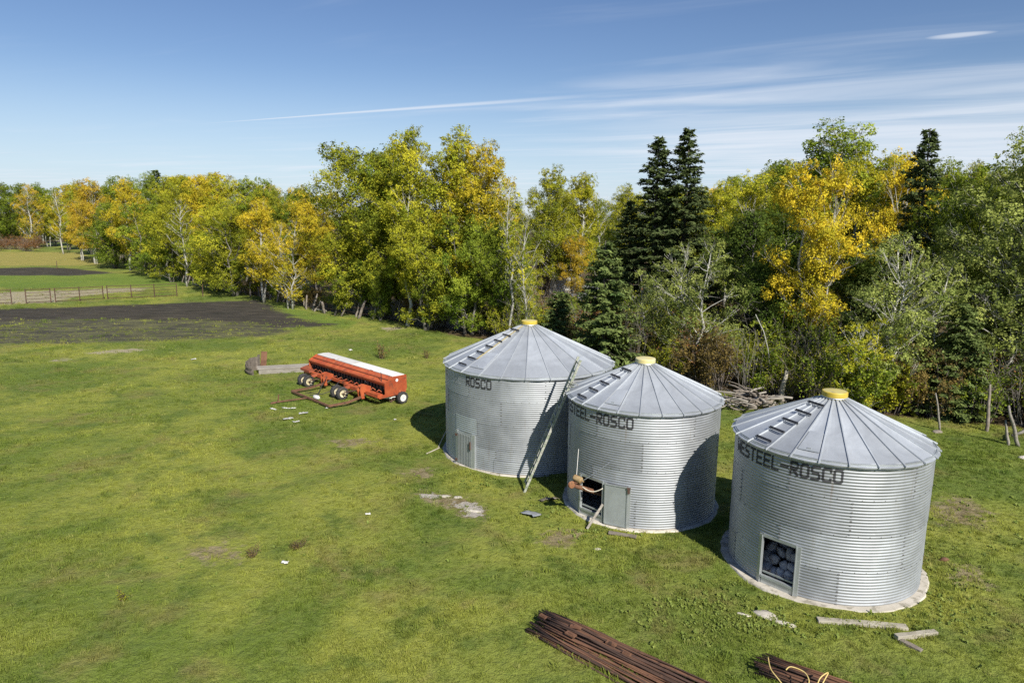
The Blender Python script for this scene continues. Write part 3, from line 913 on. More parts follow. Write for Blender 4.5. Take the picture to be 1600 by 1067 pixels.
# concrete pads
def pad(idx, label, dr):
    bx, by, Rb = BINS[idx]
    mb = MB()
    rng = np.random.RandomState(idx + 3)
    n = 96
    ph = rng.rand(6) * 6.28
    def rad(a):
        return Rb + dr + 0.018 * math.sin(5 * a + ph[0]) + 0.014 * math.sin(11 * a + ph[1]) + 0.01 * math.sin(23 * a + ph[2]) + 0.008 * math.sin(37 * a + ph[3])
    prof = []
    vs, fs = [], []
    for i in range(n):
        a = 2 * math.pi * i / n
        r_ = rad(a)
        for rr, z in ((r_ + 0.03, -0.12), (r_, 0.0), (r_ - 0.025, 0.028), (Rb - 0.25, 0.03)):
            vs.append((rr * math.cos(a), rr * math.sin(a), z + 0.0))
        for q in range(3):
            j = (i + 1) % n
            fs.append((i * 4 + q, j * 4 + q, j * 4 + q + 1, i * 4 + q + 1))
    c = len(vs); vs.append((0, 0, 0.03))
    for i in range(n):
        j = (i + 1) % n
        fs.append((i * 4 + 3, j * 4 + 3, c))
    mb.add(vs, fs)
    o = mb.build('concrete_pad', M['concrete'], None, smooth=False, loc=(bx, by, 0.012))
    auto_smooth(o, 40)
    tag(o, label, 'concrete pad', 'concrete pads under the grain bins')
pad(0, 'pale round concrete pad under the widest, farthest grain bin', 0.11)
pad(1, 'pale round concrete pad under the middle grain bin with the auger', 0.13)
pad(2, 'pale round concrete pad under the nearest grain bin with stones inside', 0.21)

# ------------------------------------------------------------------ trees
def unit(v):
    return v / np.maximum(np.linalg.norm(v, axis=-1, keepdims=True), 1e-9)

def leaves_mesh(name, C, N, size, tone, shade, mat, aspect=0.62, rs=None, T=None):
    """one small pointed blade per leaf"""
    n = len(C)
    if T is None:
        T = rs.normal(size=(n, 3))
    T = unit(T - N * (T * N).sum(1, keepdims=True))
    Bv = np.cross(N, T)
    s = size[:, None]
    V = np.empty((n, 4, 3))
    V[:, 0] = C - T * s * 0.5
    V[:, 1] = C + Bv * s * 0.5 * aspect + T * s * 0.05
    V[:, 2] = C + T * s * 0.5
    V[:, 3] = C - Bv * s * 0.5 * aspect + T * s * 0.05
    Fq = np.arange(n * 4).reshape(n, 4)
    me = np_mesh(name, V.reshape(-1, 3), Fq, mat)
    for nm, arr in (('tone', tone), ('shade', shade)):
        a = me.attributes.new(nm, 'FLOAT', 'FACE')
        a.data.foreach_set('value', np.clip(arr, 0, 1).astype(np.float32))
    return me

def bent(a, b, rs, k=4, amt=0.06):
    a, b = np.array(a, float), np.array(b, float)
    L = np.linalg.norm(b - a)
    pts = []
    for i in range(k + 1):
        t = i / k
        p = a + (b - a) * t
        if 0 < i < k: p = p + rs.normal(size=3) * amt * L * 0.5
        pts.append(p)
    return pts

class Tree:
    """meshes of one broadleaf: trunk, branches, crown"""
    def __init__(s, seed, H, base, profile, n_clump, clump_r, per_clump, leaf, bark, trunk_r, stems=1, bare=0.0, lean=0.03, flat=0.75, spread=0.95):
        rs = np.random.RandomState(seed)
        tb, bb = MB(), MB()
        tops = []
        trunks = []
        for k in range(stems):
            off = rs.normal(size=2) * (0.25 if stems > 1 else 0)
            top = np.array([off[0] * 4 + rs.normal() * lean * H, off[1] * 4 + rs.normal() * lean * H, H * (0.93 if k == 0 else rs.uniform(0.7, 0.9))])
            p = bent((off[0], off[1], -0.25), top, rs, 7, 0.03)
            r0 = trunk_r * (1.0 if k == 0 else rs.uniform(0.6, 0.85))
            tb.tube(p, [r0 * (1.25 if i == 0 else 1) * (1 - 0.88 * i / 7) + 0.008 for i in range(8)], 8)
            trunks.append(np.array(p))
        C, NRM, SZ, TN, SH = [], [], [], [], []
        for c in range(n_clump):
            uu = (c + rs.rand()) / n_clump
            z = base + (H - base) * uu
            rp = profile(uu)
            ang = rs.rand() * 6.283 + c * 2.4
            rad = rp * (rs.rand() ** 0.6) * spread
            tr = trunks[rs.randint(len(trunks))]
            ti = np.array([np.interp(z, tr[:, 2], tr[:, q]) for q in (0, 1)])
            cen = np.array([ti[0] + rad * math.cos(ang), ti[1] + rad * math.sin(ang), z + rs.normal() * 0.15])
            rc = rs.uniform(*clump_r) * (0.65 + 0.5 * min(1, rp / max(profile(0.4), 0.1)))
            # limb to the clump
            za = max(base * 0.5, z - rad * rs.uniform(0.5, 1.0) - 0.2)
            ta = np.array([np.interp(za, tr[:, 2], tr[:, q]) for q in (0, 1, 2)])
            pp = bent(ta, cen, rs, 3, 0.10)
            rb = 0.010 + 0.011 * rad + 0.008 * rs.rand()
            bb.tube(pp, [rb, rb * 0.7, rb * 0.45, 0.006], 5, caps=False)
            for q in range(4):
                d = unit(rs.normal(size=3) + np.array([0, 0, 0.4])) * rc * rs.uniform(0.7, 1.05)
                bb.tube([pp[2], cen + d * 0.45 + rs.normal(size=3) * 0.05, cen + d], [0.012, 0.008, 0.003], 3, caps=False)
            if rs.rand() < bare: continue
            n = int(per_clump * (rc / np.mean(clump_r)) ** 2 * rs.uniform(0.7, 1.25))
            # small sprays inside the clump
            ns = max(4, int(n / 14))
            sd = unit(rs.normal(size=(ns, 3)))
            sr = rs.rand(ns, 1) ** 0.28
            sc = sd * sr * rc * np.array([1, 1, flat])
            sc[:, 2] += 0.10 * rc
            pick = rs.randint(ns, size=n)
            P = cen + sc[pick] + rs.normal(size=(n, 3)) * rc * 0.11
            out = unit(sd[pick] + 0.25 * unit(np.array([cen[0], cen[1], 0.0]) + 1e-6))
            nr = unit(1.0 * out + np.array([0, 0, 0.45]) + 0.55 * rs.normal(size=(n, 3)))
            C.append(P); NRM.append(nr)
            SZ.append(leaf * rs.uniform(0.85, 1.15) * rs.uniform(0.5, 1.4, n))
            ct = 0.5 + 0.26 * rs.normal() + 0.28 * (uu - 0.5)
            TN.append(ct + 0.16 * rs.normal(size=ns)[pick] + 0.10 * rs.normal(size=n))
            SH.append(0.5 + 0.12 * rs.normal() + 0.13 * rs.normal(size=n))
        s.H = H
        s.trunk = tb.mesh('trunk', M[bark], True)
        s.branches = bb.mesh('branches', M[bark], True)
        s.crown = leaves_mesh('crown', np.concatenate(C), np.concatenate(NRM), np.concatenate(SZ), np.concatenate(TN), np.concatenate(SH), M['leaf'], 0.72, rs)

class Spruce:
    def __init__(s, seed, H, rmax, n_need=15000, base=0.4, dens=1.0, droop=0.22):
        rs = np.random.RandomState(seed)
        tb, bb = MB(), MB()
        p = bent((0, 0, -0.25), (rs.normal() * 0.08, rs.normal() * 0.08, H), rs, 6, 0.008)
        tb.tube(p, [0.017 * H * (1 - 0.94 * i / 6) + 0.006 for i in range(7)], 8)
        C, N, T, SZ, TN, SH = [], [], [], [], [], []
        z = base
        while z < H - 0.12:
            t = (z - base) / (H - base)
            L0 = rmax * (1 - t) ** 0.64 * (0.55 + 0.45 * min(1, t / 0.12)) + 0.10
            nb = int((3 + 3 * (1 - t)) * dens) + 1
            for k in range(nb):
                L = L0 * (rs.uniform(0.5, 1.0) + (0.22 if rs.rand() < 0.15 else 0.0))
                a = rs.rand() * 6.283
                zz = z + rs.uniform(-0.22, 0.22)
                dr = droop * (1 - t) * 1.3 - 0.18 * t
                dirh = np.array([math.cos(a), math.sin(a), 0.0])
                perp = np.array([-math.sin(a), math.cos(a), 0.0])
                def pt(f):
                    return dirh * L * f + np.array([0, 0, zz - dr * L * (f * 1.5 - 0.75 * f * f) + 0.10 * L * max(0, f - 0.7)])
                bb.tube([pt(0), pt(0.5), pt(0.9)], [0.008 + 0.008 * L, 0.006 + 0.004 * L, 0.004], 3, caps=False)
                m = int(14 + 40 * L)
                f = rs.uniform(0.12, 1.0, m) ** 0.8
                side = rs.choice([-1, 1], m)
                wl = 0.30 * L * (1.08 - f) + 0.07
                lat = rs.rand(m) * wl
                base_p = np.array([pt(q) for q in f])
                sd = unit(perp[None] * side[:, None] * 0.8 + dirh[None] * rs.uniform(0.4, 1.0, (m, 1)) + np.array([0, 0, -0.25]) + rs.normal(size=(m, 3)) * 0.15)
                P = base_p + sd * lat[:, None] + rs.normal(size=(m, 3)) * 0.03
                P[:, 2] -= 0.12 * lat + rs.rand(m) * 0.07
                C.append(P); T.append(sd + rs.normal(size=(m, 3)) * 0.2)
                N.append(unit(np.array([0, 0, 0.9]) + dirh * 0.25 + rs.normal(size=(m, 3)) * 0.45))
                SZ.append(rs.uniform(0.16, 0.34, m))
                TN.append(0.35 + 0.35 * f + 0.15 * rs.normal() + 0.12 * rs.normal(size=m))
                SH.append(0.5 + 0.1 * rs.normal() + 0.15 * rs.normal(size=m))
            z += 0.115 + 0.045 * (1 - t)
        C = np.concatenate(C)
        s.H = H
        s.trunk = tb.mesh('trunk', M['bark_dark'], True)
        s.branches = bb.mesh('branches', M['bark_dark'], True)
        s.crown = leaves_mesh('crown', C, np.concatenate(N), np.concatenate(SZ), np.concatenate(TN), np.concatenate(SH), M['needle'], 0.34, rs, np.concatenate(T))

class Shrub:
    """many thin stems from one root, twigs and loose leaves"""
    def __init__(s, seed, H, spread, n_stem, n_leaf, leaf, bark='twig', arch=0.25, low=0.25):
        rs = np.random.RandomState(seed)
        bb = MB()
        C, N = [], []
        tips = []
        for k in range(n_stem):
            a = rs.rand() * 6.283
            r_ = spread * rs.rand() ** 0.7
            h = H * rs.uniform(0.55, 1.0) * (1 - 0.3 * r_ / spread)
            b0 = np.array([math.cos(a), math.sin(a), 0]) * r_ * 0.25
            b0[2] = -0.1
            tip = np.array([math.cos(a) * r_, math.sin(a) * r_, h])
            mid = (b0 + tip) / 2 + np.array([0, 0, arch * h * 0.5]) + rs.normal(size=3) * 0.08 * h
            pts = [b0, (b0 + mid) / 2 + rs.normal(size=3) * 0.03 * h, mid, (mid + tip) / 2 + rs.normal(size=3) * 0.05 * h, tip]
            r0 = rs.uniform(0.010, 0.022)
            bb.tube(pts, [r0, r0 * 0.8, r0 * 0.6, r0 * 0.4, 0.003], 4, caps=False)
            for q in range(7):
                f = rs.uniform(low, 1.0) * 4
                i = min(3, int(f))
                p = pts[i] + (pts[i + 1] - pts[i]) * (f - i)
                d = unit(rs.normal(size=3) + np.array([math.cos(a), math.sin(a), 0.7]) * 0.6) * rs.uniform(0.25, 0.6) * H * 0.33
                e = p + d
                bb.tube([p, p + d * 0.5 + rs.normal(size=3) * 0.03, e], [0.007, 0.005, 0.002], 3, caps=False)
                tips.append((p, e))
        s.trunk = bb.mesh('stems', M[bark], True)
        s.branches = None
        if n_leaf:
            tp = np.array(tips)
            pick = rs.randint(len(tp), size=n_leaf)
            f = rs.uniform(0.2, 1.1, (n_leaf, 1))
            C = tp[pick, 0] * (1 - f) + tp[pick, 1] * f + rs.normal(size=(n_leaf, 3)) * 0.06
            C[:, 2] = np.maximum(C[:, 2], 0.04)
            N = unit(rs.normal(size=(n_leaf, 3)) + np.array([0, -0.1, 0.6]))
            tn = 0.5 + 0.25 * rs.normal(size=len(tp))[pick] + 0.12 * rs.normal(size=n_leaf)
            s.crown = leaves_mesh('crown', C, N, leaf * rs.uniform(0.6, 1.3, n_leaf), tn, 0.5 + 0.2 * rs.normal(size=n_leaf), M['leaf'], 0.72, rs)
        else:
            s.crown = None
        s.H = H

def prof_oval(w):
    return lambda u: w * (math.sin(math.pi * (0.10 + 0.84 * u)) ** 0.7)
def prof_top(w):
    return lambda u: w * (0.50 + 0.5 * math.sin(math.pi * min(1, u * 1.05))) * (1 - max(0, u - 0.82) * 1.6)
def prof_tall(w):
    return lambda u: w * (0.75 - 0.45 * u) * (0.55 + 0.45 * min(1, u * 5))

def where_wood(x, y):
    c = 800 + 1088 * x / max(y, 1)
    for lim, txt in ((780, 'under the big clump'), (870, 'behind the widest bin'), (945, 'left of the pointed spruce'), (1010, 'right of the pointed spruce'), (1080, 'behind the middle bin'), (1130, 'right of the middle bin'),
                     (1210, 'behind the brush pile'), (1290, 'below the golden poplar'), (1370, 'behind the nearest bin'), (1450, 'right of the nearest bin'), (1530, 'below the large poplar')):
        if c < lim: return txt
    return 'at the right picture edge'
def look_of(kind, tint):
    col_ = {id(T_BROWN): 'brown', id(T_OLIVE): 'olive', id(T_RUST): 'reddish', id(T_GREEN): 'green', id(T_DARK): 'dark green', id(T_YGREEN): 'yellow green', id(T_GOLD): 'golden'}.get(id(tint), 'grey')
    k = {'shrub_a': 'full leafy', 'shrub_b': 'low leafy', 'shrub_c': 'thin leaved', 'bare_a': 'twiggy', 'bare_b': 'tall bare stemmed', 'maple_a': 'dense crowned', 'maple_b': 'rounded', 'poplar_c': 'broad white stemmed', 'poplar_b': 'slim white stemmed'}[kind]
    return k + ' ' + col_
P = {}
# dense maples of the big clump (H about 13.5)
P['maple_a'] = Tree(11, 13.2, 1.5, prof_top(3.2), 115, (0.70, 1.18), 480, 0.125, 'bark_grey', 0.17, stems=2)
P['maple_b'] = Tree(12, 13.4, 1.7, prof_oval(3.3), 115, (0.70, 1.18), 480, 0.125, 'bark_grey', 0.17, stems=2)
P['maple_c'] = Tree(13, 9.6, 0.9, prof_top(2.9), 88, (0.58, 1.02), 450, 0.12, 'bark_grey', 0.14, stems=3)
# poplars with pale stems
P['poplar_a'] = Tree(21, 13.8, 3.8, prof_oval(1.85), 72, (0.52, 0.86), 410, 0.11, 'bark_white', 0.14, bare=0.06)
P['poplar_b'] = Tree(22, 12.0, 2.6, prof_oval(2.5), 92, (0.52, 0.94), 470, 0.105, 'bark_white', 0.14, stems=2, bare=0.06)
P['poplar_c'] = Tree(23, 14.0, 2.8, prof_top(3.1), 112, (0.57, 1.0), 440, 0.115, 'bark_white', 0.17, bare=0.05)
P['poplar_d'] = Tree(24, 11.5, 1.4, prof_top(2.9), 112, (0.50, 0.85), 440, 0.095, 'bark_white', 0.15, stems=2, bare=0.05)
# loose poplars/birches showing their limbs
P['birch_a'] = Tree(31, 9.8, 2.2, prof_oval(1.9), 48, (0.40, 0.7), 85, 0.115, 'bark_white', 0.10, bare=0.35)
P['birch_b'] = Tree(32, 7.6, 1.0, prof_oval(1.8), 70, (0.38, 0.72), 260, 0.085, 'bark_white', 0.085, bare=0.15, stems=2)
P['birch_c'] = Tree(33, 11.0, 4.0, prof_tall(2.0), 44, (0.45, 0.75), 80, 0.11, 'bark_white', 0.09, bare=0.4)
# spruces
P['spruce_a'] = Spruce(41, 14.0, 2.9)
P['spruce_b'] = Spruce(42, 13.2, 2.5)
P['spruce_c'] = Spruce(43, 6.7, 2.0, base=0.2, dens=1.3, droop=0.30)
# understorey
P['shrub_a'] = Shrub(51, 3.2, 1.5, 26, 6500, 0.095)
P['shrub_b'] = Shrub(52, 2.4, 1.4, 24, 5500, 0.09)
P['shrub_c'] = Shrub(53, 3.6, 1.3, 22, 3000, 0.09, low=0.4)
P['bare_a'] = Shrub(54, 3.4, 1.5, 26, 1100, 0.08)
P['bare_b'] = Shrub(55, 4.6, 1.3, 16, 120, 0.08, 'bark_grey')
P['weed_a'] = Shrub(56, 0.9, 0.35, 12, 160, 0.07, 'dead_weed')

T_GREEN = ((0.12, 0.185, 0.024), (0.30, 0.35, 0.04))
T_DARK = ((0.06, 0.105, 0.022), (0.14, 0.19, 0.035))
T_OLIVE = ((0.155, 0.20, 0.026), (0.47, 0.45, 0.037))
T_YGREEN = ((0.22, 0.28, 0.028), (0.60, 0.55, 0.045))
T_GOLD = ((0.36, 0.35, 0.03), (0.74, 0.56, 0.045))
T_ORANGE = ((0.34, 0.31, 0.032), (0.68, 0.46, 0.05))
T_SILVER = ((0.19, 0.24, 0.06), (0.42, 0.46, 0.12))
T_BROWN = ((0.16, 0.12, 0.045), (0.34, 0.25, 0.075))
T_RUST = ((0.20, 0.105, 0.045), (0.36, 0.18, 0.06))
T_SPRUCE = ((0.048, 0.076, 0.03), (0.145, 0.18, 0.065))
T_SPRUCE2 = ((0.075, 0.12, 0.04), (0.22, 0.27, 0.08))

RS = np.random.RandomState(5)
def plant(kind, x, y, h, tint, label, group=None, name=None, cat='tree', wide=1.0, rz=None):
    p = P[kind]
    sc = h / p.H
    nm = name or ('spruce_tree' if 'spruce' in kind else 'shrub' if ('shrub' in kind or 'bare' in kind) else 'tree')
    root = empty(nm, (x, y, float(ground_z(x, y))), RS.rand() * 6.283 if rz is None else rz)
    root.scale = (sc * wide, sc * wide, sc)
    tag(root, label, cat, group)
    shrubby = p.branches is None
    link_mesh('stems' if shrubby else 'trunk', p.trunk, root)
    if p.branches: link_mesh('branches', p.branches, root)
    if p.crown:
        c = link_mesh('crown', p.crown, root)
        j = 1 + 0.07 * RS.normal()
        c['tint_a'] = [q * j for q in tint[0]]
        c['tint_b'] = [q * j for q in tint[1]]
    return root

# --- the big clump in the middle of the picture
plant('maple_a', -11.9, 56.6, 13.6, T_OLIVE, 'tall dense olive green tree at the end of the post fence', wide=1.2)
plant('maple_b', -10.6, 58.4, 12.6, T_GREEN, 'green tree standing close behind the fence end tree', wide=1.1)
plant('maple_c', -13.2, 58.0, 8.4, T_OLIVE, 'lower olive tree at the left foot of the big clump')
plant('maple_b', -8.9, 55.2, 12.6, T_OLIVE, 'dense olive green tree between the fence end and the pale slender poplar')
plant('poplar_a', -7.9, 51.6, 14.2, T_YGREEN, 'slender yellow green poplar with pale stem, highest of the big clump', wide=0.95)
plant('maple_b', -5.5, 52.2, 12.0, T_OLIVE, 'bushy olive yellow tree right under the slender poplar')
plant('poplar_c', -3.9, 50.6, 13.7, T_YGREEN, 'broad poplar with yellow top and forked white limbs in the big clump', wide=1.1)
plant('poplar_c', -1.7, 50.0, 12.7, T_GOLD, 'golden topped poplar on the bin side of the big clump', wide=1.0, rz=1.0)
plant('maple_c', -6.2, 50.4, 8.6, T_OLIVE, 'low spreading olive tree at the front of the big clump', wide=0.95)
plant('maple_c', -3.0, 48.3, 8.2, T_GREEN, 'green low limbed tree at the foot of the broad poplar', wide=0.95)
plant('maple_c', -0.7, 47.6, 7.6, T_GREEN, 'green low tree behind the widest grain bin, beside the bare white birch', wide=0.85)
plant('maple_c', -10.4, 54.4, 4.3, T_GREEN, 'small round green sapling in front of the dark fence end', wide=0.75)
plant('birch_c', -0.1, 45.2, 10.2, T_YGREEN, 'thin white stemmed birch, almost bare, beside the big clump')
plant('birch_a', 0.75, 44.6, 8.2, T_OLIVE, 'half bare white birch rising just behind the widest bin roof', wide=0.8)
plant('birch_c', -14.2, 60.0, 10.5, T_BROWN, 'nearly leafless grey tree between fence row and big clump')

# --- fence row running away to the left
row = [  # x along the row (photo column), distance, height, kind, tint, label
    (455, 61, 7.6, 'birch_b', T_GOLD, 'yellow birch sapling with white stem near the leaning posts'),
    (418, 65, 9.4, 'poplar_b', T_GOLD, 'golden white stemmed poplar standing at the fence row'),
    (372, 70, 8.4, 'maple_c', T_OLIVE, 'rounded olive tree in the fence row beside the golden poplar'),
    (345, 75, 8.6, 'maple_c', T_YGREEN, 'rounded yellow green tree in the middle of the fence row'),
    (298, 79, 9.6, 'birch_a', T_OLIVE, 'loose birch with white stem standing up from the fence row'),
    (275, 84, 9.0, 'maple_c', T_OLIVE, 'dull olive tree in the fence row left of the loose birch'),
    (245, 92, 9.2, 'maple_c', T_GREEN, 'dark green bushy tree in the fence row where it bends'),
    (212, 100, 12.4, 'poplar_c', T_GOLD, 'tall golden tree in the fence row'),
    (190, 104, 9.5, 'maple_c', T_GREEN, 'dark green round tree in front of the tall golden one'),
    (160, 112, 13.0, 'poplar_b', T_ORANGE, 'orange gold poplar with pale trunk in the fence row'),
    (140, 120, 10.0, 'poplar_b', T_ORANGE, 'smaller orange poplar beside the pale leaning trunks'),
    (112, 138, 12.5, 'birch_a', T_OLIVE, 'loose olive birch at the far end of the fence row'),
    (68, 160, 13.5, 'birch_b', T_ORANGE, 'white stemmed orange birch at the far edge of the field'),
    (92, 165, 12.0, 'poplar_b', T_YGREEN, 'yellow green poplar behind the far field edge'),
]
for px, d, h, kind, tint, label in row:
    x = (px - 800) / 1088.0 * d * 1.015
    plant(kind, x, d, h, tint, label, wide=1.15 if kind == 'maple_c' else 1.0)
for px, d, h, kind, tint in [(8, 168, 15.5, 'maple_b', T_GREEN), (32, 172, 14.8, 'maple_a', T_GREEN), (-22, 170, 15.0, 'maple_a', T_GREEN)]:
    plant(kind, (px - 800) / 1088.0 * d, d, h, tint, 'green round tree behind the brown brush mound, ' + {8: 'left of the pair', 32: 'right of the pair', -22: 'cut by the picture edge'}[px], 'green trees behind the brush mound')
# second line behind the row
RB = np.random.RandomState(77)
for px in range(60, 500, 19):
    d = np.interp(px, [60, 120, 250, 380, 490], [185, 150, 112, 88, 76]) + RB.uniform(-4, 8)
    top = np.interp(px, [50, 120, 200, 250, 300, 360, 420, 470, 500], [300, 292, 290, 284, 285, 281, 291, 300, 304]) + RB.uniform(-3, 12)
    h = 8.2 + (338 - top) / 1088.0 * d
    kind = ['maple_a', 'poplar_c', 'maple_b', 'poplar_b'][RB.randint(4)]
    tint = [T_YGREEN, T_YGREEN, T_OLIVE, T_GOLD, T_GREEN][RB.randint(5)]
    plant(kind, (px - 800) / 1088.0 * d * 1.01, d, h, tint, look_of(kind, tint) + ' tree behind the fence row, ' + ('at its far end' if px < 130 else 'behind the orange poplar' if px < 200 else 'behind the tall golden tree' if px < 260 else 'near the dark conifer' if px < 320 else 'behind the loose birch' if px < 390 else 'behind the golden poplar' if px < 440 else 'next to the big clump'), 'second line of trees behind the fence row')
plant('spruce_a', (255 - 800) / 1088.0 * 118, 118, 15.2, T_SPRUCE2, 'dark pointed conifer rising behind the fence row', wide=1.3)

# --- middle wood seen over the bins
mid = [
    (865, 68, 12.4, 'poplar_c', T_OLIVE, 'broad olive poplar above the tin roofed shed'),
    (905, 72, 12.2, 'poplar_b', T_YGREEN, 'yellow green poplar with white trunk to the right of the shed'),
    (935, 74, 10.6, 'birch_a', T_OLIVE, 'loose olive birch between the shed poplars and the tall spruces'),
    (900, 66, 6.4, 'poplar_b', T_ORANGE, 'small orange tree beside the shed'),
    (965, 52, 7.3, 'poplar_a', T_YGREEN, 'small yellow poplar just behind the pointed spruce'),
    (975, 78, 11.3, 'poplar_c', T_OLIVE, 'hazy olive poplar left of the tall spruces'),
    (818, 58, 5.2, 'birch_b', T_YGREEN, 'young yellow green poplar left of the shed'),
    (828, 62, 3.6, 'maple_c', T_YGREEN, 'low yellow green bush like tree left of the shed'),
]
for px, d, h, kind, tint, label in mid:
    plant(kind, (px - 800) / 1088.0 * d, d, h, tint, label, wide=1.25 if kind == 'poplar_a' else 1.0)
plant('spruce_b', 9.35, 46.5, 13.4, T_SPRUCE, 'left one of the two tall dark spruces', wide=1.2)
plant('spruce_a', 10.95, 45.5, 13.9, T_SPRUCE, 'right one of the two tall dark spruces, the higher', wide=1.15)
plant('spruce_a', 7.9, 47.8, 9.4, T_SPRUCE, 'shorter dark spruce at the left foot of the tall pair', wide=1.3)
plant('spruce_c', 4.85, 36.3, 7.0, T_SPRUCE2, 'pointed green spruce standing between the two rear bin roofs', wide=1.1)
plant('spruce_c', 2.6, 40.5, 4.0, T_SPRUCE2, 'small bluish spruce behind the widest bin roof', wide=1.25)
plant('spruce_c', 3.3, 43.0, 3.6, T_SPRUCE2, 'low spruce sapling in front of the parked car', wide=1.2)
plant('birch_b', 9.2, 35.3, 6.9, T_SILVER, 'silvery green poplar above the middle bin roof', wide=1.15)
plant('birch_b', 7.6, 37.5, 5.2, T_SILVER, 'sparse small poplar left of the silvery one')
plant('bare_b', 6.6, 36.2, 5.0, T_RUST, 'bare grey shrub with a few red leaves beside the pointed spruce', name='shrub', cat='shrub', wide=0.8)

# --- wood on the right
right = [
    (1160, 57, 11.6, 'poplar_b', T_YGREEN, 'yellow green poplar with forked white trunk right of the tall spruces', 1.1),
    (1125, 66, 11.4, 'poplar_c', T_YGREEN, 'yellow poplar farther back beside the tall spruces', 1.0),
    (1268, 49, 14.1, 'poplar_c', T_GREEN, 'tallest green poplar of the wood, behind the golden one', 1.45),
    (1225, 52, 12.2, 'maple_a', T_GREEN, 'green tree under the left side of the tallest poplar', 1.0),
    (1268, 36.5, 11.0, 'poplar_b', T_GOLD, 'bright golden poplar in front of the wood', 0.92),
    (1380, 42.5, 11.9, 'poplar_b', T_GOLD, 'golden orange poplar beside the dark spire of a spruce', 0.9),
    (1335, 47, 12.2, 'poplar_b', T_YGREEN, 'yellow green poplar between the two golden ones', 1.0),
    (1413, 37.0, 12.9, 'spruce_b', T_SPRUCE, 'dark spire shaped spruce in the right of the wood', 0.95),
    (1538, 30.0, 11.3, 'poplar_d', T_SILVER, 'large grey green poplar with white trunk at the right of the wood', 1.12),
    (1512, 34.5, 10.6, 'poplar_d', T_GREEN, 'grey green poplar half hidden behind the large white trunked one', 0.95),
    (1600, 30.5, 11.3, 'poplar_d', T_SILVER, 'grey green poplar cut by the right edge of the picture', 1.1),
    (1387, 29.6, 7.4, 'birch_b', T_SILVER, 'light green young poplar right of the golden one', 1.1),
    (1345, 28.9, 4.0, 'birch_b', T_YGREEN, 'low leafy yellow green sapling behind the nearest bin roof', 1.25),
    (1440, 30.5, 6.2, 'birch_b', T_SILVER, 'young grey green poplar in the shade below the spire spruce', 1.0),
    (1500, 28.6, 4.9, 'spruce_c', T_SPRUCE2, 'dark low spruce under the large poplar', 1.15),
    (1570, 30.5, 5.2, 'spruce_c', T_SPRUCE, 'dark low spruce at the right edge under the poplars', 1.1),
    (1270, 34.5, 5.0, 'bare_b', T_BROWN, 'leafless grey tree in front of the golden poplar trunk', 0.8),
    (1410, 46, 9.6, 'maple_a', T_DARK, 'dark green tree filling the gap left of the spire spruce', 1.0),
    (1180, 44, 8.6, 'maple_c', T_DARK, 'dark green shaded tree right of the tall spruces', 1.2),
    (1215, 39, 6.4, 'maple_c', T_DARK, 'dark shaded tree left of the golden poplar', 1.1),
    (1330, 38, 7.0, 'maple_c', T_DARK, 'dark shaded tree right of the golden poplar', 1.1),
]
for px, d, h, kind, tint, label, wd in right:
    plant(kind, (px - 800) / 1088.0 * d * 1.02, d, h, tint, label, wide=wd)
# deeper wood
for px in range(800, 1640, 34):
    for row_i in range(2):
        d = RB.uniform(60, 74) if row_i == 0 else RB.uniform(84, 105)
        if px < 1010 and row_i == 0: continue
        top = np.interp(px, [800, 840, 950, 1020, 1120, 1200, 1640], [305, 290, 305, 290, 285, 262, 250]) + RB.uniform(0, 22)
        if px < 1010: top += 4
        h = 8.2 + (338 - top) / 1088.0 * d
        kind = ['maple_a', 'poplar_c', 'maple_b', 'poplar_b'][RB.randint(4)]
        tint = [T_YGREEN, T_GREEN, T_OLIVE, T_GOLD, T_GREEN][RB.randint(5)]
        plant(kind, (px + RB.uniform(-12, 12) - 800) / 1088.0 * d, d, h, tint, look_of(kind, tint) + ' tree ' + ('deep in the wood ', 'in the farthest wood ')[row_i] + ('above the big clump edge' if px < 830 else 'above the shed' if px < 930 else 'left of the tall spruces' if px < 1020 else 'right of the tall spruces' if px < 1180 else 'beside the tallest poplar' if px < 1330 else 'between golden poplar and spire spruce' if px < 1460 else 'above the large grey green poplar'), 'trees deep in the wood behind the bins')

# --- undergrowth along the edge of the wood
edge_pts = [(-1.0, 46.2), (1.6, 42.8), (4.6, 38.6), (8.9, 33.2), (12.6, 30.2), (15.8, 28.4), (19.4, 27.0), (24, 25.2)]
def along(pts, s):
    P_ = np.array(pts); seg = np.linalg.norm(np.diff(P_, axis=0), axis=1); cum = np.concatenate([[0], np.cumsum(seg)])
    return np.array([np.interp(s * cum[-1], cum, P_[:, 0]), np.interp(s * cum[-1], cum, P_[:, 1])])
RU = np.random.RandomState(19)
kinds = ['shrub_a', 'shrub_b', 'shrub_c', 'bare_a', 'shrub_c', 'bare_a', 'shrub_a', 'bare_b']
tnts = [T_BROWN, T_OLIVE, T_OLIVE, T_BROWN, T_RUST, T_GREEN, T_OLIVE, T_GREEN]
for lane, (n, back) in enumerate(((34, 0.5), (34, 2.4), (30, 4.8), (24, 8.0))):
    for k in range(n):
        s_ = (k + RU.uniform(-0.3, 0.3)) / n
        q = along(edge_pts, min(max(s_, 0), 1)) + np.array([0.52, 0.85]) * (back + RU.uniform(-0.6, 0.9))
        kk = RU.randint(len(kinds))
        h = P[kinds[kk]].H * RU.uniform(0.65, 1.15)
        if lane >= 2: h *= 1.15
        tt = tnts[RU.randint(len(tnts))]
        plant(kinds[kk], q[0], q[1], h, tt, look_of(kinds[kk], tt) + ' bush ' + ('at the thicket front ', 'in the thicket ', 'deeper in the thicket ', 'at the back of the thicket ')[lane] + where_wood(*q), 'bushes of the thicket along the wood edge', name='shrub', cat='shrub')
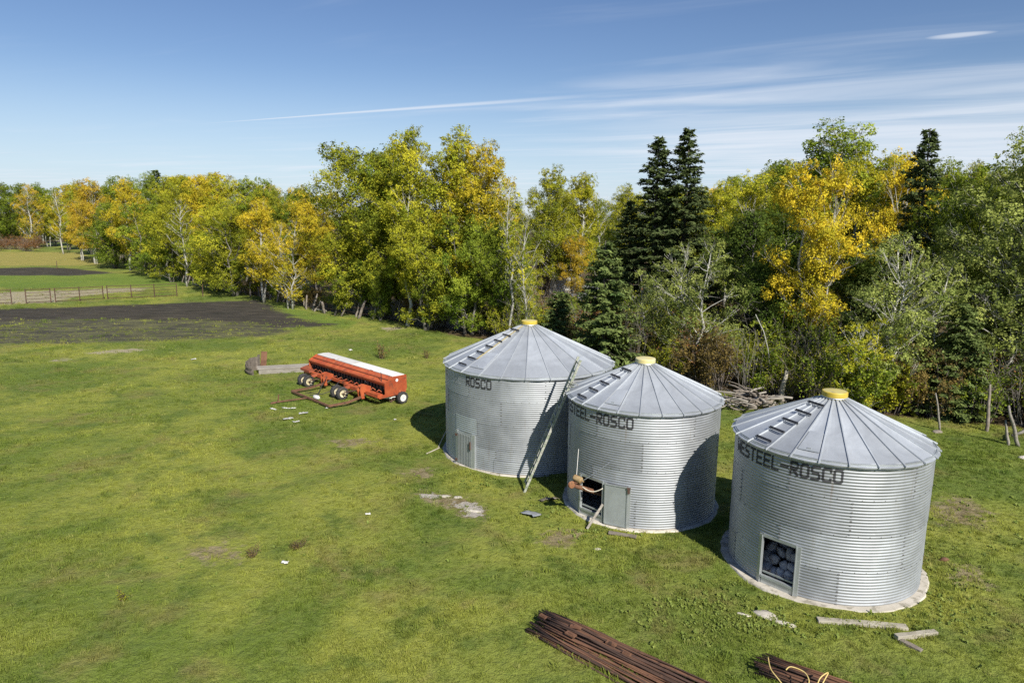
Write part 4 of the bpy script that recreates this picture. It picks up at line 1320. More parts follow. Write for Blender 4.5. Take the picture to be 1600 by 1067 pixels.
# bushes under the fence row
for k in range(46):
    s_ = (k + RU.uniform(-0.3, 0.3)) / 46
    q = along([(-2.5, 47.5), (-12, 56.4), (-17, 60.0), (-27, 71), (-47, 95), (-80, 135)], s_ ** 1.2) + np.array([0.6, 0.8]) * RU.uniform(0.4, 2.2)
    kk = RU.randint(4)
    kn = ['shrub_a', 'shrub_b', 'bare_a', 'shrub_c'][kk]
    tt = [T_OLIVE, T_GREEN, T_BROWN, T_DARK][RU.randint(4)]
    cpx = 800 + 1088 * q[0] / q[1]
    pl = 'far along the fence row' if cpx < 300 else 'under the rounded fence row trees' if cpx < 390 else 'under the golden fence row poplar' if cpx < 470 else 'at the fence end' if cpx < 560 else 'under the slender poplar' if cpx < 650 else 'under the broad poplar'
    plant(kn, q[0], q[1], P['shrub_a'].H * RU.uniform(0.5, 0.85), tt, look_of(kn, tt) + ' bush ' + pl, 'bushes under the fence row trees', name='shrub', cat='shrub')
# brown brush mound far left
for k in range(16):
    px = -30 + k * 6.2
    d = 150 + RU.uniform(-6, 10)
    plant(['bare_a', 'shrub_c'][k % 2], (px - 800) / 1088.0 * d, d, RU.uniform(2.2, 4.0), T_RUST, 'reddish brown bush in the brush mound at the far field edge', 'bushes of the brown brush mound', name='shrub', cat='shrub', wide=1.6)

# ------------------------------------------------------------------ cedar post fence along the row
def post_mesh(seed):
    rs = np.random.RandomState(seed)
    mb = MB()
    h = 1.25 + 0.35 * rs.rand()
    pts = bent((0, 0, -0.2), (rs.normal() * 0.03, rs.normal() * 0.03, h), rs, 4, 0.03)
    r0 = 0.075 + 0.03 * rs.rand()
    mb.tube(pts, [r0 * 1.1, r0, r0 * 0.95, r0 * 0.85, r0 * 0.7], 7)
    return mb.mesh('post', M['wood_log'], True)
POSTS = [post_mesh(i) for i in range(6)]
def post_fence():
    line = [(-104, 166), (-70, 121), (-47, 92), (-36.3, 78.4), (-29.6, 72.2), (-26.0, 69.0), (-22.1, 64.2), (-18.4, 60.2), (-16.3, 57.7), (-13.4, 55.2), (-11.4, 53.8)]
    line = [(a + 0.35, b + 0.75) for a, b in line]
    root = empty('post_fence', (line[-1][0], line[-1][1], 0))
    tag(root, 'old leaning grey cedar post fence along the foot of the tree row', 'fence')
    rs = np.random.RandomState(4)
    L = np.array(line); seg = np.linalg.norm(np.diff(L, axis=0), axis=1); cum = np.concatenate([[0], np.cumsum(seg)])
    d = cum[-1]; pos = []
    step = 0.95
    while d > 0:
        pos.append((np.interp(d, cum, L[:, 0]), np.interp(d, cum, L[:, 1])))
        step = min(2.4, step * 1.006)
        d -= step * rs.uniform(0.6, 1.4)
    for x, y in pos:
        o = link_mesh('post', POSTS[rs.randint(6)], root)
        o.location = (x - line[-1][0] + rs.normal() * 0.25, y - line[-1][1] + rs.normal() * 0.25, float(ground_z(x, y)))
        o.rotation_euler = (rs.normal() * 0.20, rs.normal() * 0.25 + 0.16, rs.normal() * 0.5)
        k = rs.uniform(0.8, 1.2)
        o.scale = (k, k, rs.uniform(0.6, 1.0))
    for zz in (0.45, 0.85):
        mb = MB()
        pts = [(x - line[-1][0], y - line[-1][1], zz + rs.normal() * 0.05) for x, y in pos[::2]]
        mb.tube(pts, 0.008, 3, caps=False)
        mb.build('wire', M['rust_dark'], root, recalc=False)
    for k in range(9):       # a few fallen rails
        i = rs.randint(2, len(pos) - 3)
        a, b = pos[i], pos[i + 2]
        mb = MB()
        mb.tube([(a[0] - line[-1][0], a[1] - line[-1][1], rs.uniform(0.15, 0.8)), (b[0] - line[-1][0], b[1] - line[-1][1], rs.uniform(0.1, 0.5))], 0.05, 6)
        mb.build('rail', M['wood_grey'], root)
post_fence()

# ------------------------------------------------------------------ rusty pipe corral panels
def corral(a, b, uprights, label):
    a, b = np.array(a, float), np.array(b, float)
    L = np.linalg.norm(b - a)
    ang = math.atan2(b[1] - a[1], b[0] - a[0])
    root = empty('corral_panel', (a[0], a[1], 0), ang)
    tag(root, label, 'corral panel', 'rusty pipe corral panels in the pasture')
    for i in range(uprights):
        x = L * i / (uprights - 1)
        mb = MB(); mb.tube([(x, 0, -0.1), (x, 0, 1.32)], 0.045, 6); mb.build('post', M['rust_dark'], root)
    for z in (0.12, 0.42, 0.72, 0.98, 1.26):
        mb = MB(); mb.tube([(0, 0.0, z), (L * 0.5, 0.02, z - 0.02), (L, 0.0, z)], 0.018 if 0.2 < z < 1.2 else 0.028, 6)
        mb.build('rail', M['rust_dark'], root)
corral((-62.0, 56.5), (-53.0, 59.3), 4, 'rusty pipe corral panel out of the way at the picture edge')
corral((-52.6, 59.4), (-44.9, 62.0), 4, 'rusty pipe corral panel running off the left picture edge')
corral((-43.8, 62.3), (-42.3, 63.4), 2, 'short rusty pipe gate panel, second from the left picture edge')
corral((-42.0, 63.6), (-39.0, 66.0), 3, 'rusty pipe corral panel in front of the bare sandy strip')
corral((-38.7, 66.2), (-33.5, 69.2), 4, 'longest rusty pipe corral panel, nearest the fence row')
def lone_post(x, y, label):
    mb = MB(); mb.tube([(0, 0, -0.15), (0.01, 0, 0.6), (0.03, 0.01, 1.2)], [0.05, 0.045, 0.04], 7)
    o = mb.build('fence_post', M['rust_dark'], None, loc=(x, y, 0)); tag(o, label, 'fence post')
lone_post(-31.1, 69.6, 'lone thin dark post between corral panel and tree row')
lone_post(-66.0, 101.0, 'lone thin post standing by the far tilled strip')

# ------------------------------------------------------------------ tin roofed shed and cars behind the trees
def shed():
    x, y = 4.35, 70.0
    root = empty('shed', (x, y, 0), R(-6))
    tag(root, 'small open fronted shed with pale tin roof among the trees', 'shed')
    for px in (-1.9, 0.0, 1.9):
        mb = MB(); mb.box((px, -1.4, 2.2), (0.14, 0.14, 4.4)); mb.build('post', M['wood_grey'], root)
    for k in range(12):
        mb = MB(); mb.box((-1.9 + 0.345 * k, 1.4, 1.9), (0.335, 0.04, 3.8)); mb.build('board', M['board_wall'], root)
    for k in range(9):
        mb = MB(); mb.box((-2.0, -1.3 + 0.345 * k, 1.95), (0.04, 0.335, 3.9)); mb.build('board', M['board_wall'], root)
    for k in range(6):
        mb = MB(); mb.box((0, 0, 0), (0.78, 3.5, 0.03)); mb.box((0.37, 0, 0.03), (0.05, 3.5, 0.05))
        o = mb.build('roof_sheet', M['tin_roof'], root); o.location = (-1.95 + 0.78 * k, 0, 4.28); o.rotation_euler = (R(-11), 0, 0)
    mb = MB(); mb.box((0, -1.45, 4.42), (4.6, 0.06, 0.24)); mb.build('fascia', M['rust'], root)
    mb = MB(); mb.box((0.6, 0, 1.5), (2.4, 2.0, 3.0), taper=0.85)
    o = mb.build('tarpaulin', M['plastic_white'], root)
shed()
def car(x, y, rz, paint, label):
    root = empty('parked_car', (x, y, 0), rz)
    tag(root, label, 'car')
    side = [(-2.3, 0.45), (-2.32, 0.85), (-2.1, 1.02), (-1.0, 1.08), (-0.45, 1.62), (1.55, 1.66), (2.1, 1.1), (2.22, 0.8), (2.2, 0.42)]
    mb = MB()
    lower = [(-2.3, 0.42), (-2.32, 0.85), (-2.1, 1.0), (-1.0, 1.06), (2.12, 1.08), (2.22, 0.8), (2.2, 0.42)]
    mb.prism([(p[0], p[1]) for p in lower], -0.88, 0.88, 'y')
    b = mb.build('body', M[paint], root)
    bv = b.modifiers.new('bevel', 'BEVEL'); bv.width = 0.07; bv.segments = 2
    mb = MB()
    cab = [(-1.0, 1.05), (-0.42, 1.60), (1.5, 1.64), (2.05, 1.07)]
    n = len(cab)
    vs = [(p[0], -0.84 + 0.16 * (p[1] - 1.05) / 0.6, p[1]) for p in cab] + [(p[0], 0.84 - 0.16 * (p[1] - 1.05) / 0.6, p[1]) for p in cab]
    mb.add(vs, [(0, 1, 2, 3), (7, 6, 5, 4), (0, 4, 5, 1), (1, 5, 6, 2), (2, 6, 7, 3)])
    c = mb.build('cabin', M[paint], root)
    for s in (-1, 1):
        for (xa, xb) in ((-0.72, 0.28), (0.36, 1.12), (1.18, 1.72)):
            mb = MB()
            za, zb = 1.12, 1.54
            ya, yb = 0.845 - 0.16 * 0.10, 0.845 - 0.16 * 0.80
            t0 = xa + (0.36 if xa < -0.5 else 0.0); t1 = xb - (0.30 if xb > 1.5 else 0.0)
            mb.add([(xa, s * ya, za), (xb, s * ya, za), (t1, s * yb, zb), (t0, s * yb, zb)], [(0, 1, 2, 3)])
            mb.build('window', M['glass_dark'], c, recalc=False)
    for xa, za, xb, zb in ((-0.93, 1.13, -0.49, 1.55), (1.98, 1.15, 1.6, 1.56)):
        mb = MB(); e = 0.012 if xa > 0 else -0.012
        mb.add([(xa + e, -0.72, za), (xa + e, 0.72, za), (xb + e, 0.62, zb), (xb + e, -0.62, zb)], [(0, 1, 2, 3)])
        mb.build('windscreen', M['glass_dark'], c, recalc=False)
    rot = Euler((R(90), 0, 0)).to_matrix()
    for xx in (-1.45, 1.4):
        for s in (-1, 1):
            mb = MB(); mb.lathe([(0.18, -0.1), (0.32, -0.1), (0.35, -0.05), (0.35, 0.05), (0.32, 0.1), (0.18, 0.1)], 18, rot, True)
            wv = mb.build('wheel', M['rubber'], root, loc=(xx, s * 0.82, 0.35))
            mb = MB(); mb.lathe([(0.002, -0.08), (0.19, -0.07), (0.19, 0.07), (0.002, 0.08)], 14, rot); mb.build('rim', M['tin_scrap'], wv)
    for s in (-1, 1):
        mb = MB(); mb.box((-2.3, s * 0.62, 0.8), (0.06, 0.36, 0.16)); mb.build('headlight', M['plastic_white'], root)
        mb = MB(); mb.box((2.2, s * 0.72, 0.9), (0.06, 0.2, 0.3)); mb.build('tail_light', M['lamp_glass'], root)
car(6.9, 67.2, R(62), 'car_silver', 'silver car half hidden behind the pointed spruce')
car(10.6, 61.0, R(5), 'car_grey', 'dark grey car showing only its roof behind the undergrowth')

# ------------------------------------------------------------------ seed drill
def seed_drill():
    root = empty('seed_drill', (-7.42, 32.42, 0), R(-45.8))
    tag(root, 'long faded red seed drill with white lids parked on the grass', 'seed drill')
    XL, XR = -3.35, 3.35
    # hopper in cross section (y forward is negative)
    sec = [(0.42, 1.20), (-0.22, 1.20), (-0.62, 0.98), (-0.60, 0.84), (-0.25, 0.66), (0.30, 0.66), (0.46, 0.95)]
    mb = MB(); mb.prism(sec, XL, XR, 'x')
    hop = mb.build('hopper', M['red_paint'], root)
    for k in range(2):
        xa = XL + 0.04 + k * 3.35; xb = xa + 3.27
        mb = MB(); mb.prism([(0.44, 1.215), (-0.20, 1.215), (-0.20, 1.24), (0.12, 1.262), (0.44, 1.24)], xa, xb, 'x')
        ld = mb.build('lid', M['lid_white'], hop)
        mb = MB(); mb.box(((xa + xb) / 2, -0.205, 1.225), (0.2, 0.03, 0.04)); mb.build('lid_handle', M['red_rusty'], ld)
    mb = MB(); mb.beam((XL, -0.64, 0.975), (XR, -0.64, 0.975), 0.05, 0.05); mb.build('hopper_rail', M['red_paint'], hop)
    mb = MB(); mb.beam((XL, -0.44, 1.115), (XR, -0.44, 1.115), 0.03, 0.03); mb.build('hopper_rail', M['red_rusty'], hop)
    # end panels
    endp = [(0.5, 1.23), (-0.24, 1.23), (-0.66, 1.0), (-0.64, 0.5), (-0.95, 0.42), (-0.95, 0.34), (0.42, 0.40), (0.52, 0.62)]
    for xx in (XL - 0.03, XR):
        mb = MB(); mb.prism(endp, xx, xx + 0.035, 'x'); mb.build('end_panel', M['red_paint'], root)
    mb = MB(); mb.lathe([(0.001, 0), (0.07, 0)], 12, Matrix.Translation((XR + 0.045, -0.02, 1.05)) @ Euler((0, R(90), 0)).to_matrix().to_4x4()); mb.build('emblem', M['lid_white'], root, recalc=False)
    # frame beams
    mb = MB(); mb.beam((XL, -0.85, 0.46), (-1.5, -0.85, 0.46), 0.2, 0.14); mb.beam((0.55, -0.88, 0.46), (XR, -0.88, 0.46), 0.26, 0.15)
    mb.beam((-1.5, -0.80, 0.50), (0.55, -0.80, 0.50), 0.12, 0.12)
    mb.build('front_beam', M['red_paint'], root)
    mb = MB(); mb.beam((XL, 0.25, 0.55), (XR, 0.25, 0.55), 0.12, 0.12); mb.build('rear_beam', M['red_rusty'], root)
    # seed cups, tubes and disc openers
    tube_mb = MB(); tube_mb.tube([(0, -0.38, 0.70), (0, -0.50, 0.56), (0, -0.42, 0.38), (0, -0.30, 0.20)], [0.045, 0.034, 0.03, 0.028], 6)
    tube_me = tube_mb.mesh('seed_tube', M['rubber'], True)
    cup = MB(); cup.box((0, -0.50, 0.74), (0.12, 0.12, 0.16)); cup_me = cup.mesh('seed_cup', M['dark_steel'])
    disc = MB(); rotd = Euler((0, R(90), R(6))).to_matrix()
    disc.lathe([(0.001, -0.010), (0.17, -0.004), (0.17, 0.004), (0.001, 0.012)], 16, rotd)
    disc_me = disc.mesh('disc', M['rust_dark'])
    arm = MB(); arm.beam((0, -0.70, 0.44), (0, -0.12, 0.24), 0.03, 0.05); arm_me = arm.mesh('opener_arm', M['red_rusty'])
    n = 26
    for i in range(n):
        xx = XL + 0.2 + (XR - XL - 0.4) * i / (n - 1)
        link_mesh('seed_cup', cup_me, root, (xx, 0, 0))
        link_mesh('seed_tube', tube_me, root, (xx, 0, 0))
        link_mesh('disc', disc_me, root, (xx, -0.12, 0.17))
        link_mesh('opener_arm', arm_me, root, (xx, 0, 0))
    # springs and lift gear in the middle of the frame
    rs = np.random.RandomState(8)
    for i in range(14):
        xx = XL + 0.3 + 0.47 * i
        mb = MB(); mb.tube([(xx, -0.62, 0.55), (xx + rs.normal() * 0.05, -0.72, 0.66), (xx, -0.86, 0.60)], 0.022, 6); mb.build('spring_rod', M['red_rusty'], root)
    for cx in (-1.0, 2.25):
        mb = MB()
        mb.prism([(-0.72, 0.42), (-0.72, 0.70), (-0.95, 0.80), (-1.20, 0.78), (-1.28, 0.56), (-1.20, 0.20), (-1.06, 0.20), (-1.08, 0.48)], cx - 0.16, cx - 0.08, 'x')
        mb.prism([(-0.72, 0.42), (-0.72, 0.70), (-0.95, 0.80), (-1.20, 0.78), (-1.28, 0.56), (-1.20, 0.20), (-1.06, 0.20), (-1.08, 0.48)], cx + 0.06, cx + 0.14, 'x')
        mb.beam((cx, -0.7, 0.66), (cx, -1.22, 0.72), 0.24, 0.04)
        mb.build('lift_bracket', M['red_paint'], root)
        mb = MB(); mb.tube([(cx + 0.22, -0.78, 0.52), (cx + 0.05, -1.16, 0.26)], 0.03, 8); mb.tube([(cx - 0.05, -0.78, 0.80), (cx + 0.05, -0.95, 0.95)], 0.02, 6); mb.build('lift_cylinder', M['dark_steel'], root)
    # transport wheels in pairs, in front
    rx = Euler((0, R(90), 0)).to_matrix()
    tyre = MB(); tyre.lathe([(0.19, -0.085), (0.27, -0.11), (0.315, -0.085), (0.33, -0.03), (0.33, 0.03), (0.315, 0.085), (0.27, 0.11), (0.19, 0.085)], 28, rx, True)
    for g in range(20):
        a = 2 * math.pi * g / 20
        tyre.box((0.0 + 0.045 * (-1) ** g, 0.333 * math.cos(a), 0.333 * math.sin(a)), (0.09, 0.03, 0.02), Euler((a - math.pi / 2, 0, 0)))
    tyre_me = tyre.mesh('tyre', M['rubber'], False)
    rim = MB(); rim.lathe([(0.001, -0.02), (0.06, -0.02), (0.075, 0.03), (0.14, 0.02), (0.17, 0.075), (0.195, 0.085), (0.195, -0.085), (0.17, -0.075)], 24, rx)
    rim.lathe([(0.001, 0.06), (0.05, 0.055), (0.055, 0.0)], 12, rx)
    rim_me = rim.mesh('rim', M['rim_cream'], False)
    def wheel(x, y, r=0.33, rim_mesh=None, rz=0.0):
        we = link_mesh('wheel', tyre_me, root, (x, y, r)); we.scale = (r / 0.33,) * 3; we.rotation_euler = (0, 0, rz)
        link_mesh('rim', rim_mesh or rim_me, we)
        return we
    for cx in (-2.12, 0.98):
        for dx in (-0.22, 0.28):
            wheel(cx + dx, -1.52, 0.295, rz=0.06)
        mb = MB(); mb.tube([(cx - 0.42, -1.52, 0.295), (cx + 0.55, -1.52, 0.295)], 0.03, 8); mb.build('axle', M['rust_dark'], root)
        mb = MB(); mb.beam((cx + 0.03, -1.52, 0.36), (cx + 0.06, -0.85, 0.52), 0.10, 0.12); mb.build('wheel_arm', M['red_rusty'], root)
        mb = MB(); mb.tube([(cx + 0.45, -1.52, 0.36), (cx + 1.12, -1.02, 0.56)], 0.03, 6); mb.build('wheel_brace', M['rust_dark'], root)
    # gauge wheel at the right end
    rimw = MB(); rimw.lathe([(0.001, 0.075), (0.07, 0.075), (0.19, 0.085), (0.255, 0.09), (0.262, 0.05), (0.262, -0.05), (0.2, -0.08), (0.001, -0.08)], 28, rx)
    rimw_me = rimw.mesh('rim', M['rim_white'])
    ww = wheel(XR + 0.24, 0.12, 0.27, rimw_me)
    mb = MB(); mb.lathe([(0.001, 0.0), (0.022, 0.0)], 10, Matrix.Translation((0.083, 0, 0)) @ rx.to_4x4()); mb.build('hub', M['rust_dark'], ww, recalc=False)
    mb = MB(); mb.beam((XR, 0.1, 0.55), (XR + 0.26, 0.12, 0.30), 0.08, 0.08); mb.build('wheel_arm', M['red_rusty'], root)
    wheel(XL - 0.22, 0.12, 0.30, rimw_me)
    # press wheels behind the discs
    pw = MB(); pw.lathe([(0.10, -0.03), (0.20, -0.03), (0.215, 0.0), (0.20, 0.03), (0.10, 0.03)], 16, rx, True); pw_me = pw.mesh('press_wheel', M['rust_dark'])
    for i in range(13):
        link_mesh('press_wheel', pw_me, root, (XL + 0.35 + 0.5 * i, 0.42, 0.21))
    # steel draw frame in front, long rusted
    def bar(pts, wd, hg, name, mat='rust'):
        mb = MB()
        for a, b in zip(pts[:-1], pts[1:]): mb.beam(a, b, wd, hg)
        mb.build(name, M[mat], root)
    bar([(-1.10, -2.76, 0.16), (2.20, -2.72, 0.12)], 0.085, 0.07, 'draw_beam')
    bar([(-1.10, -2.76, 0.16), (-1.02, -2.0, 0.18), (-0.95, -1.16, 0.30)], 0.075, 0.09, 'draw_arm')
    bar([(2.20, -2.72, 0.12), (2.36, -1.9, 0.16), (2.34, -1.14, 0.30)], 0.075, 0.09, 'draw_arm')
    bar([(0.4, -2.74, 0.14), (-0.05, -4.05, 0.08)], 0.055, 0.05, 'drawbar')
    bar([(-0.05, -4.05, 0.08), (-0.12, -4.25, 0.05)], 0.16, 0.04, 'hitch')
    bar([(-0.02, -3.95, 0.08), (0.02, -3.93, 0.42)], 0.04, 0.04, 'hitch_jack', 'rust')
    mb = MB(); mb.lathe([(0.001, 0.10), (0.10, 0.08), (0.13, 0.0), (0.10, -0.08), (0.001, -0.10)], 14, Matrix.Translation((0.95, -2.62, 0.25)) @ Matrix.Diagonal((2.0, 0.9, 0.9, 1)))
    mb.build('float_tank', M['rim_white'], root, smooth=True)
    mb = MB(); mb.tube([(-0.6, -1.2, 0.7), (-0.4, -1.6, 0.35), (0.1, -2.1, 0.12), (0.3, -2.6, 0.2)], 0.018, 6); mb.tube([(0.2, -1.0, 0.6), (0.25, -1.5, 0.2), (0.1, -1.9, 0.1), (-0.5, -2.4, 0.15)], 0.018, 6)
    mb.build('hydraulic_hose', M['rubber'], root, smooth=True)
    mb = MB(); mb.tube([(XR - 0.35, -0.55, 0.7), (XR - 0.35, -0.58, 1.42)], 0.014, 6); mb.build('marker_rod', M['dark_steel'], root)
    mb = MB(); mb.beam((XR - 0.6, -0.70, 0.24), (XR - 0.02, -0.25, 0.26), 0.05, 0.03); mb.beam((XR - 0.3, -0.65, 0.3), (XR + 0.02, -0.1, 0.3), 0.04, 0.03); mb.build('opener_link', M['rim_white'], root)
    mb = MB(); mb.box((XL - 0.1, -0.75, 0.62), (0.3, 0.5, 0.08), Euler((R(12), 0, 0))); mb.box((XL + 0.35, -0.95, 0.58), (0.9, 0.28, 0.1)); mb.build('step_plate', M['red_rusty'], root)
seed_drill()

# ------------------------------------------------------------------ weathered wooden sled behind the drill
def sled():
    root = empty('wooden_sled', (-12.0, 35.9, 0), R(16.5))
    tag(root, 'weathered grey plank sled with raised slatted end behind the seed drill', 'wooden sled')
    rs = np.random.RandomState(3)
    for k in range(3):
        y = -0.27 + 0.26 * k
        L = 3.3 - 0.15 * rs.rand()
        mb = MB(); mb.box((0.35 + rs.normal() * 0.05, y, 0.30 + rs.normal() * 0.008), (L, 0.245, 0.055), Euler((rs.normal() * 0.01, rs.normal() * 0.006, rs.normal() * 0.006)))
        mb.build('plank', M['wood_grey'], root)
    for y in (-0.36, 0.34):
        mb = MB(); mb.box((0.35, y, 0.13), (3.2, 0.10, 0.27)); mb.build('runner', M['wood_grey'], root)
    for x in (-0.9, 0.4, 1.6):
        mb = MB(); mb.box((x, 0, 0.24), (0.12, 0.62, 0.06)); mb.build('cross_piece', M['wood_log'], root)
    # raised rounded end: upright boards set round a bow
    bow = []
    for k in range(15):
        t = k / 14.0
        ang = R(-118 - 150 * t)
        bow.append((-1.28 + 0.60 * math.cos(ang), 0.12 + 0.66 * math.sin(ang) * (1.0 if t < 0.5 else 1.05), t, ang))
    for (x, y, t, ang) in bow:
        h = 0.40 + 0.40 * t ** 1.3 + 0.03 * rs.normal()
        mb = MB(); mb.box((0, 0, h / 2), (0.045, 0.118, h), Euler((0, R(7), 0)))
        mb.build('slat', M['wood_dark'], root, loc=(x, y, 0.02), rz=ang)
    for zz in (0.14, 0.34):
        mb = MB()
        for (a, b) in zip(bow[:-1], bow[1:]):
            mb.beam((a[0] + 0.04 * math.cos(a[3]), a[1] + 0.04 * math.sin(a[3]), zz + 0.22 * a[2]), (b[0] + 0.04 * math.cos(b[3]), b[1] + 0.04 * math.sin(b[3]), zz + 0.22 * b[2]), 0.04, 0.08)
        mb.build('end_rail', M['wood_dark'], root)
    mb = MB(); mb.box((-1.05, 0.82, 0.55), (0.30, 0.03, 0.90), Euler((0, R(6), 0))); mb.build('iron_plate', M['rust'], root)
sled()

# ------------------------------------------------------------------ ladder against the far bin
def ladder():
    foot = Vector((0.42, 19.93, 0.0)); eave = Vector((1.66, 19.80, 3.26))
    d = (eave - foot).normalized()
    L = (eave - foot).length * 1.27
    wv = Vector((-0.10, 1.0, 0.0)); wv = (wv - d * wv.dot(d)).normalized()
    nrm = d.cross(wv).normalized()
    root = empty('ladder', foot)
    tag(root, 'long wooden ladder with flaking green paint leaning on the eave of the middle bin', 'ladder')
    W = 0.40
    a0 = Vector((0, 0, 0.01)); 
    for s in (0, 1):
        st = wv * W * s + (d * 0.16 if s else Vector((0, 0, 0)))
        mb = MB(); mb.beam(st, wv * W * s + d * L, 0.04, 0.07, nrm)
        mb.build('rail', M['ladder_paint'], root)
    n = 15
    for i in range(n):
        t = 0.22 + (L - 0.35) * i / (n - 1)
        mb = MB(); mb.beam(d * t - wv * 0.02, d * t + wv * (W + 0.02), 0.035, 0.045, nrm); mb.build('rung', M['ladder_paint'], root)
    rs = np.random.RandomState(2)
    c = d * (L * 0.83)
    mb = MB()
    pts = [c + Vector((0.10 * math.sin(q * 1.9), -0.06 + 0.07 * math.cos(q * 2.3), 0.02 * q - 0.1)) for q in range(9)]
    mb.tube(pts, 0.012, 6); mb.tube([pts[-1], pts[-1] + Vector((0.18, 0.02, -0.12))], 0.01, 5)
    mb.build('rope', M['ladder_paint'], root, smooth=True)
ladder()
# two sticks against the far bin's left side
for a, b, lb in (((-2.62, 24.0, 0.0), (-2.30, 24.6, 0.62), 'thin pale stick leaning on the left side of the widest bin'), ((-2.95, 23.25, 0.03), (-2.55, 23.85, 0.05), 'thin pale stick lying in the grass left of the widest bin')):
    mb = MB(); mb.tube([a, b], 0.02, 6); tag(mb.build('stick', M['wood_pale']), lb, 'stick')

# ------------------------------------------------------------------ auger at the middle bin
def auger():
    head = Vector((1.66, 17.9, 1.08)); tail = Vector((2.62, 18.35, 0.62))
    root = empty('auger', (1.9, 18.0, 0.0))
    tag(root, 'short rusty grain auger with motor hung in the middle bin doorway', 'auger')
    o0 = Vector((1.9, 18.0, 0))
    d = (tail - head).normalized()
    mb = MB(); mb.tube([head - o0 + d * 0.08, tail - o0], 0.062, 14); auto_smooth(mb.build('tube', M['rust'], root))
    side = d.cross(Vector((0, 0, 1))).normalized()
    m = Matrix.Translation(head - o0) @ side.to_track_quat('Z', 'Y').to_matrix().to_4x4()
    mb = MB(); mb.lathe([(0.001, -0.05), (0.085, -0.04), (0.10, -0.02), (0.082, 0.0), (0.10, 0.02), (0.085, 0.04), (0.001, 0.05)], 20, m); auto_smooth(mb.build('pulley', M['rust_bright'], root))
    mc = head - o0 + Vector((0.17, 0.05, 0.15))
    m2 = Matrix.Translation(mc) @ (d * 0.6 + side).normalized().to_track_quat('Z', 'Y').to_matrix().to_4x4()
    mb = MB(); mb.lathe([(0.001, -0.15), (0.06, -0.14), (0.085, -0.11), (0.09, 0.1), (0.06, 0.13), (0.02, 0.14), (0.018, 0.19), (0.001, 0.19)], 18, m2)
    for k in range(8):
        a = 2 * math.pi * k / 8
        mb.add([m2 @ Vector((0.09 * math.cos(a + e), 0.09 * math.sin(a + e), z)) * 1.0 for e, z in ((0.0, -0.1), (0.12, -0.1), (0.12, 0.09), (0.0, 0.09))], [(0, 1, 2, 3)])
    auto_smooth(mb.build('motor', M['motor_tan'], root, recalc=True))
    mb = MB(); mb.box(mc + Vector((-0.02, 0, -0.09)), (0.22, 0.14, 0.02)); mb.beam(mc + Vector((0, 0, -0.09)), head - o0 + d * 0.25, 0.08, 0.04); mb.build('motor_mount', M['rust'], root)
    mb = MB(); mb.tube([head - o0 + d * 0.28 + Vector((0, 0, -0.05)), head - o0 + d * 0.30 + Vector((0.02, 0.02, -0.4))], 0.015, 6); mb.build('hanger', M['galv_trim'], root)
    mb = MB(); mb.tube([Vector((1.885, 18.55, 1.87)) - o0, Vector((1.79, 18.05, 1.1)) - o0], 0.008, 6); mb.build('stay_rod', M['rim_white'], root)
    mb = MB(); mb.tube([Vector((2.63, 17.70, 1.79)) - o0, Vector((2.2, 17.85, 1.38)) - o0, Vector((1.92, 18.0, 1.13)) - o0], 0.009, 5); mb.build('stay_wire', M['tin_scrap'], root)
    pts = []
    a, b = Vector((1.95, 17.98, 1.0)), Vector((2.50, 17.78, 1.04))
    for q in range(9):
        t = q / 8; p = a.lerp(b, t); p.z -= 0.12 * math.sin(math.pi * t); pts.append(p - o0)
    mb = MB(); mb.tube(pts, 0.013, 6); mb.build('rope', M['rope_pale'], root, smooth=True)
auger()
def plank(a, b, wd, th, mat, label, name='plank', cat='plank', up=(0, 0, 1), rs_=1):
    a, b = Vector(a), Vector(b)
    mb = MB()
    n = 6
    rs = np.random.RandomState(rs_)
    d = (b - a).normalized(); x = d.cross(Vector(up)).normalized(); y = x.cross(d)
    vs, fs = [], []
    for i in range(n + 1):
        p = a.lerp(b, i / n)
        e = 1 + rs.normal() * 0.04
        for sx, sy in ((-1, -1), (1, -1), (1, 1), (-1, 1)):
            vs.append(p + x * sx * wd / 2 * e + y * (sy * th / 2 + rs.normal() * 0.003))
    for i in range(n):
        for k in range(4):
            fs.append((i * 4 + k, i * 4 + (k + 1) % 4, (i + 1) * 4 + (k + 1) % 4, (i + 1) * 4 + k))
    fs += [(3, 2, 1, 0), tuple(n * 4 + k for k in range(4))]
    mb.add(vs, fs)
    o = mb.build(name, M[mat])
    bv = o.modifiers.new('bevel', 'BEVEL'); bv.width = 0.006; bv.segments = 1
    tag(o, label, cat)
    return o
plank((2.50, 17.74, 0.60), (2.06, 17.46, 0.02), 0.07, 0.025, 'wood_grey', 'grey board leaning from the middle bin doorway to the grass', up=(0.4, -0.8, 0.4))
plank((2.60, 17.20, 0.05), (3.30, 16.98, 0.045), 0.12, 0.05, 'wood_log', 'dark board lying on the pad below the open bin door', rs_=3)
plank((6.40, 13.22, 0.05), (8.13, 12.98, 0.055), 0.17, 0.07, 'wood_pale', 'long bleached plank lying in front of the nearest bin', rs_=4)
plank((7.68, 12.58, 0.09), (8.60, 12.78, 0.07), 0.12, 0.10, 'wood_pale', 'short bleached post end lying near the long plank', 'wooden_post', 'post', rs_=5)
plank((7.74, 12.52, 0.05), (7.98, 12.20, 0.03), 0.11, 0.09, 'wood_log', 'dark short wood stub touching the short bleached post', 'wood_stub', 'wood stub', rs_=6)

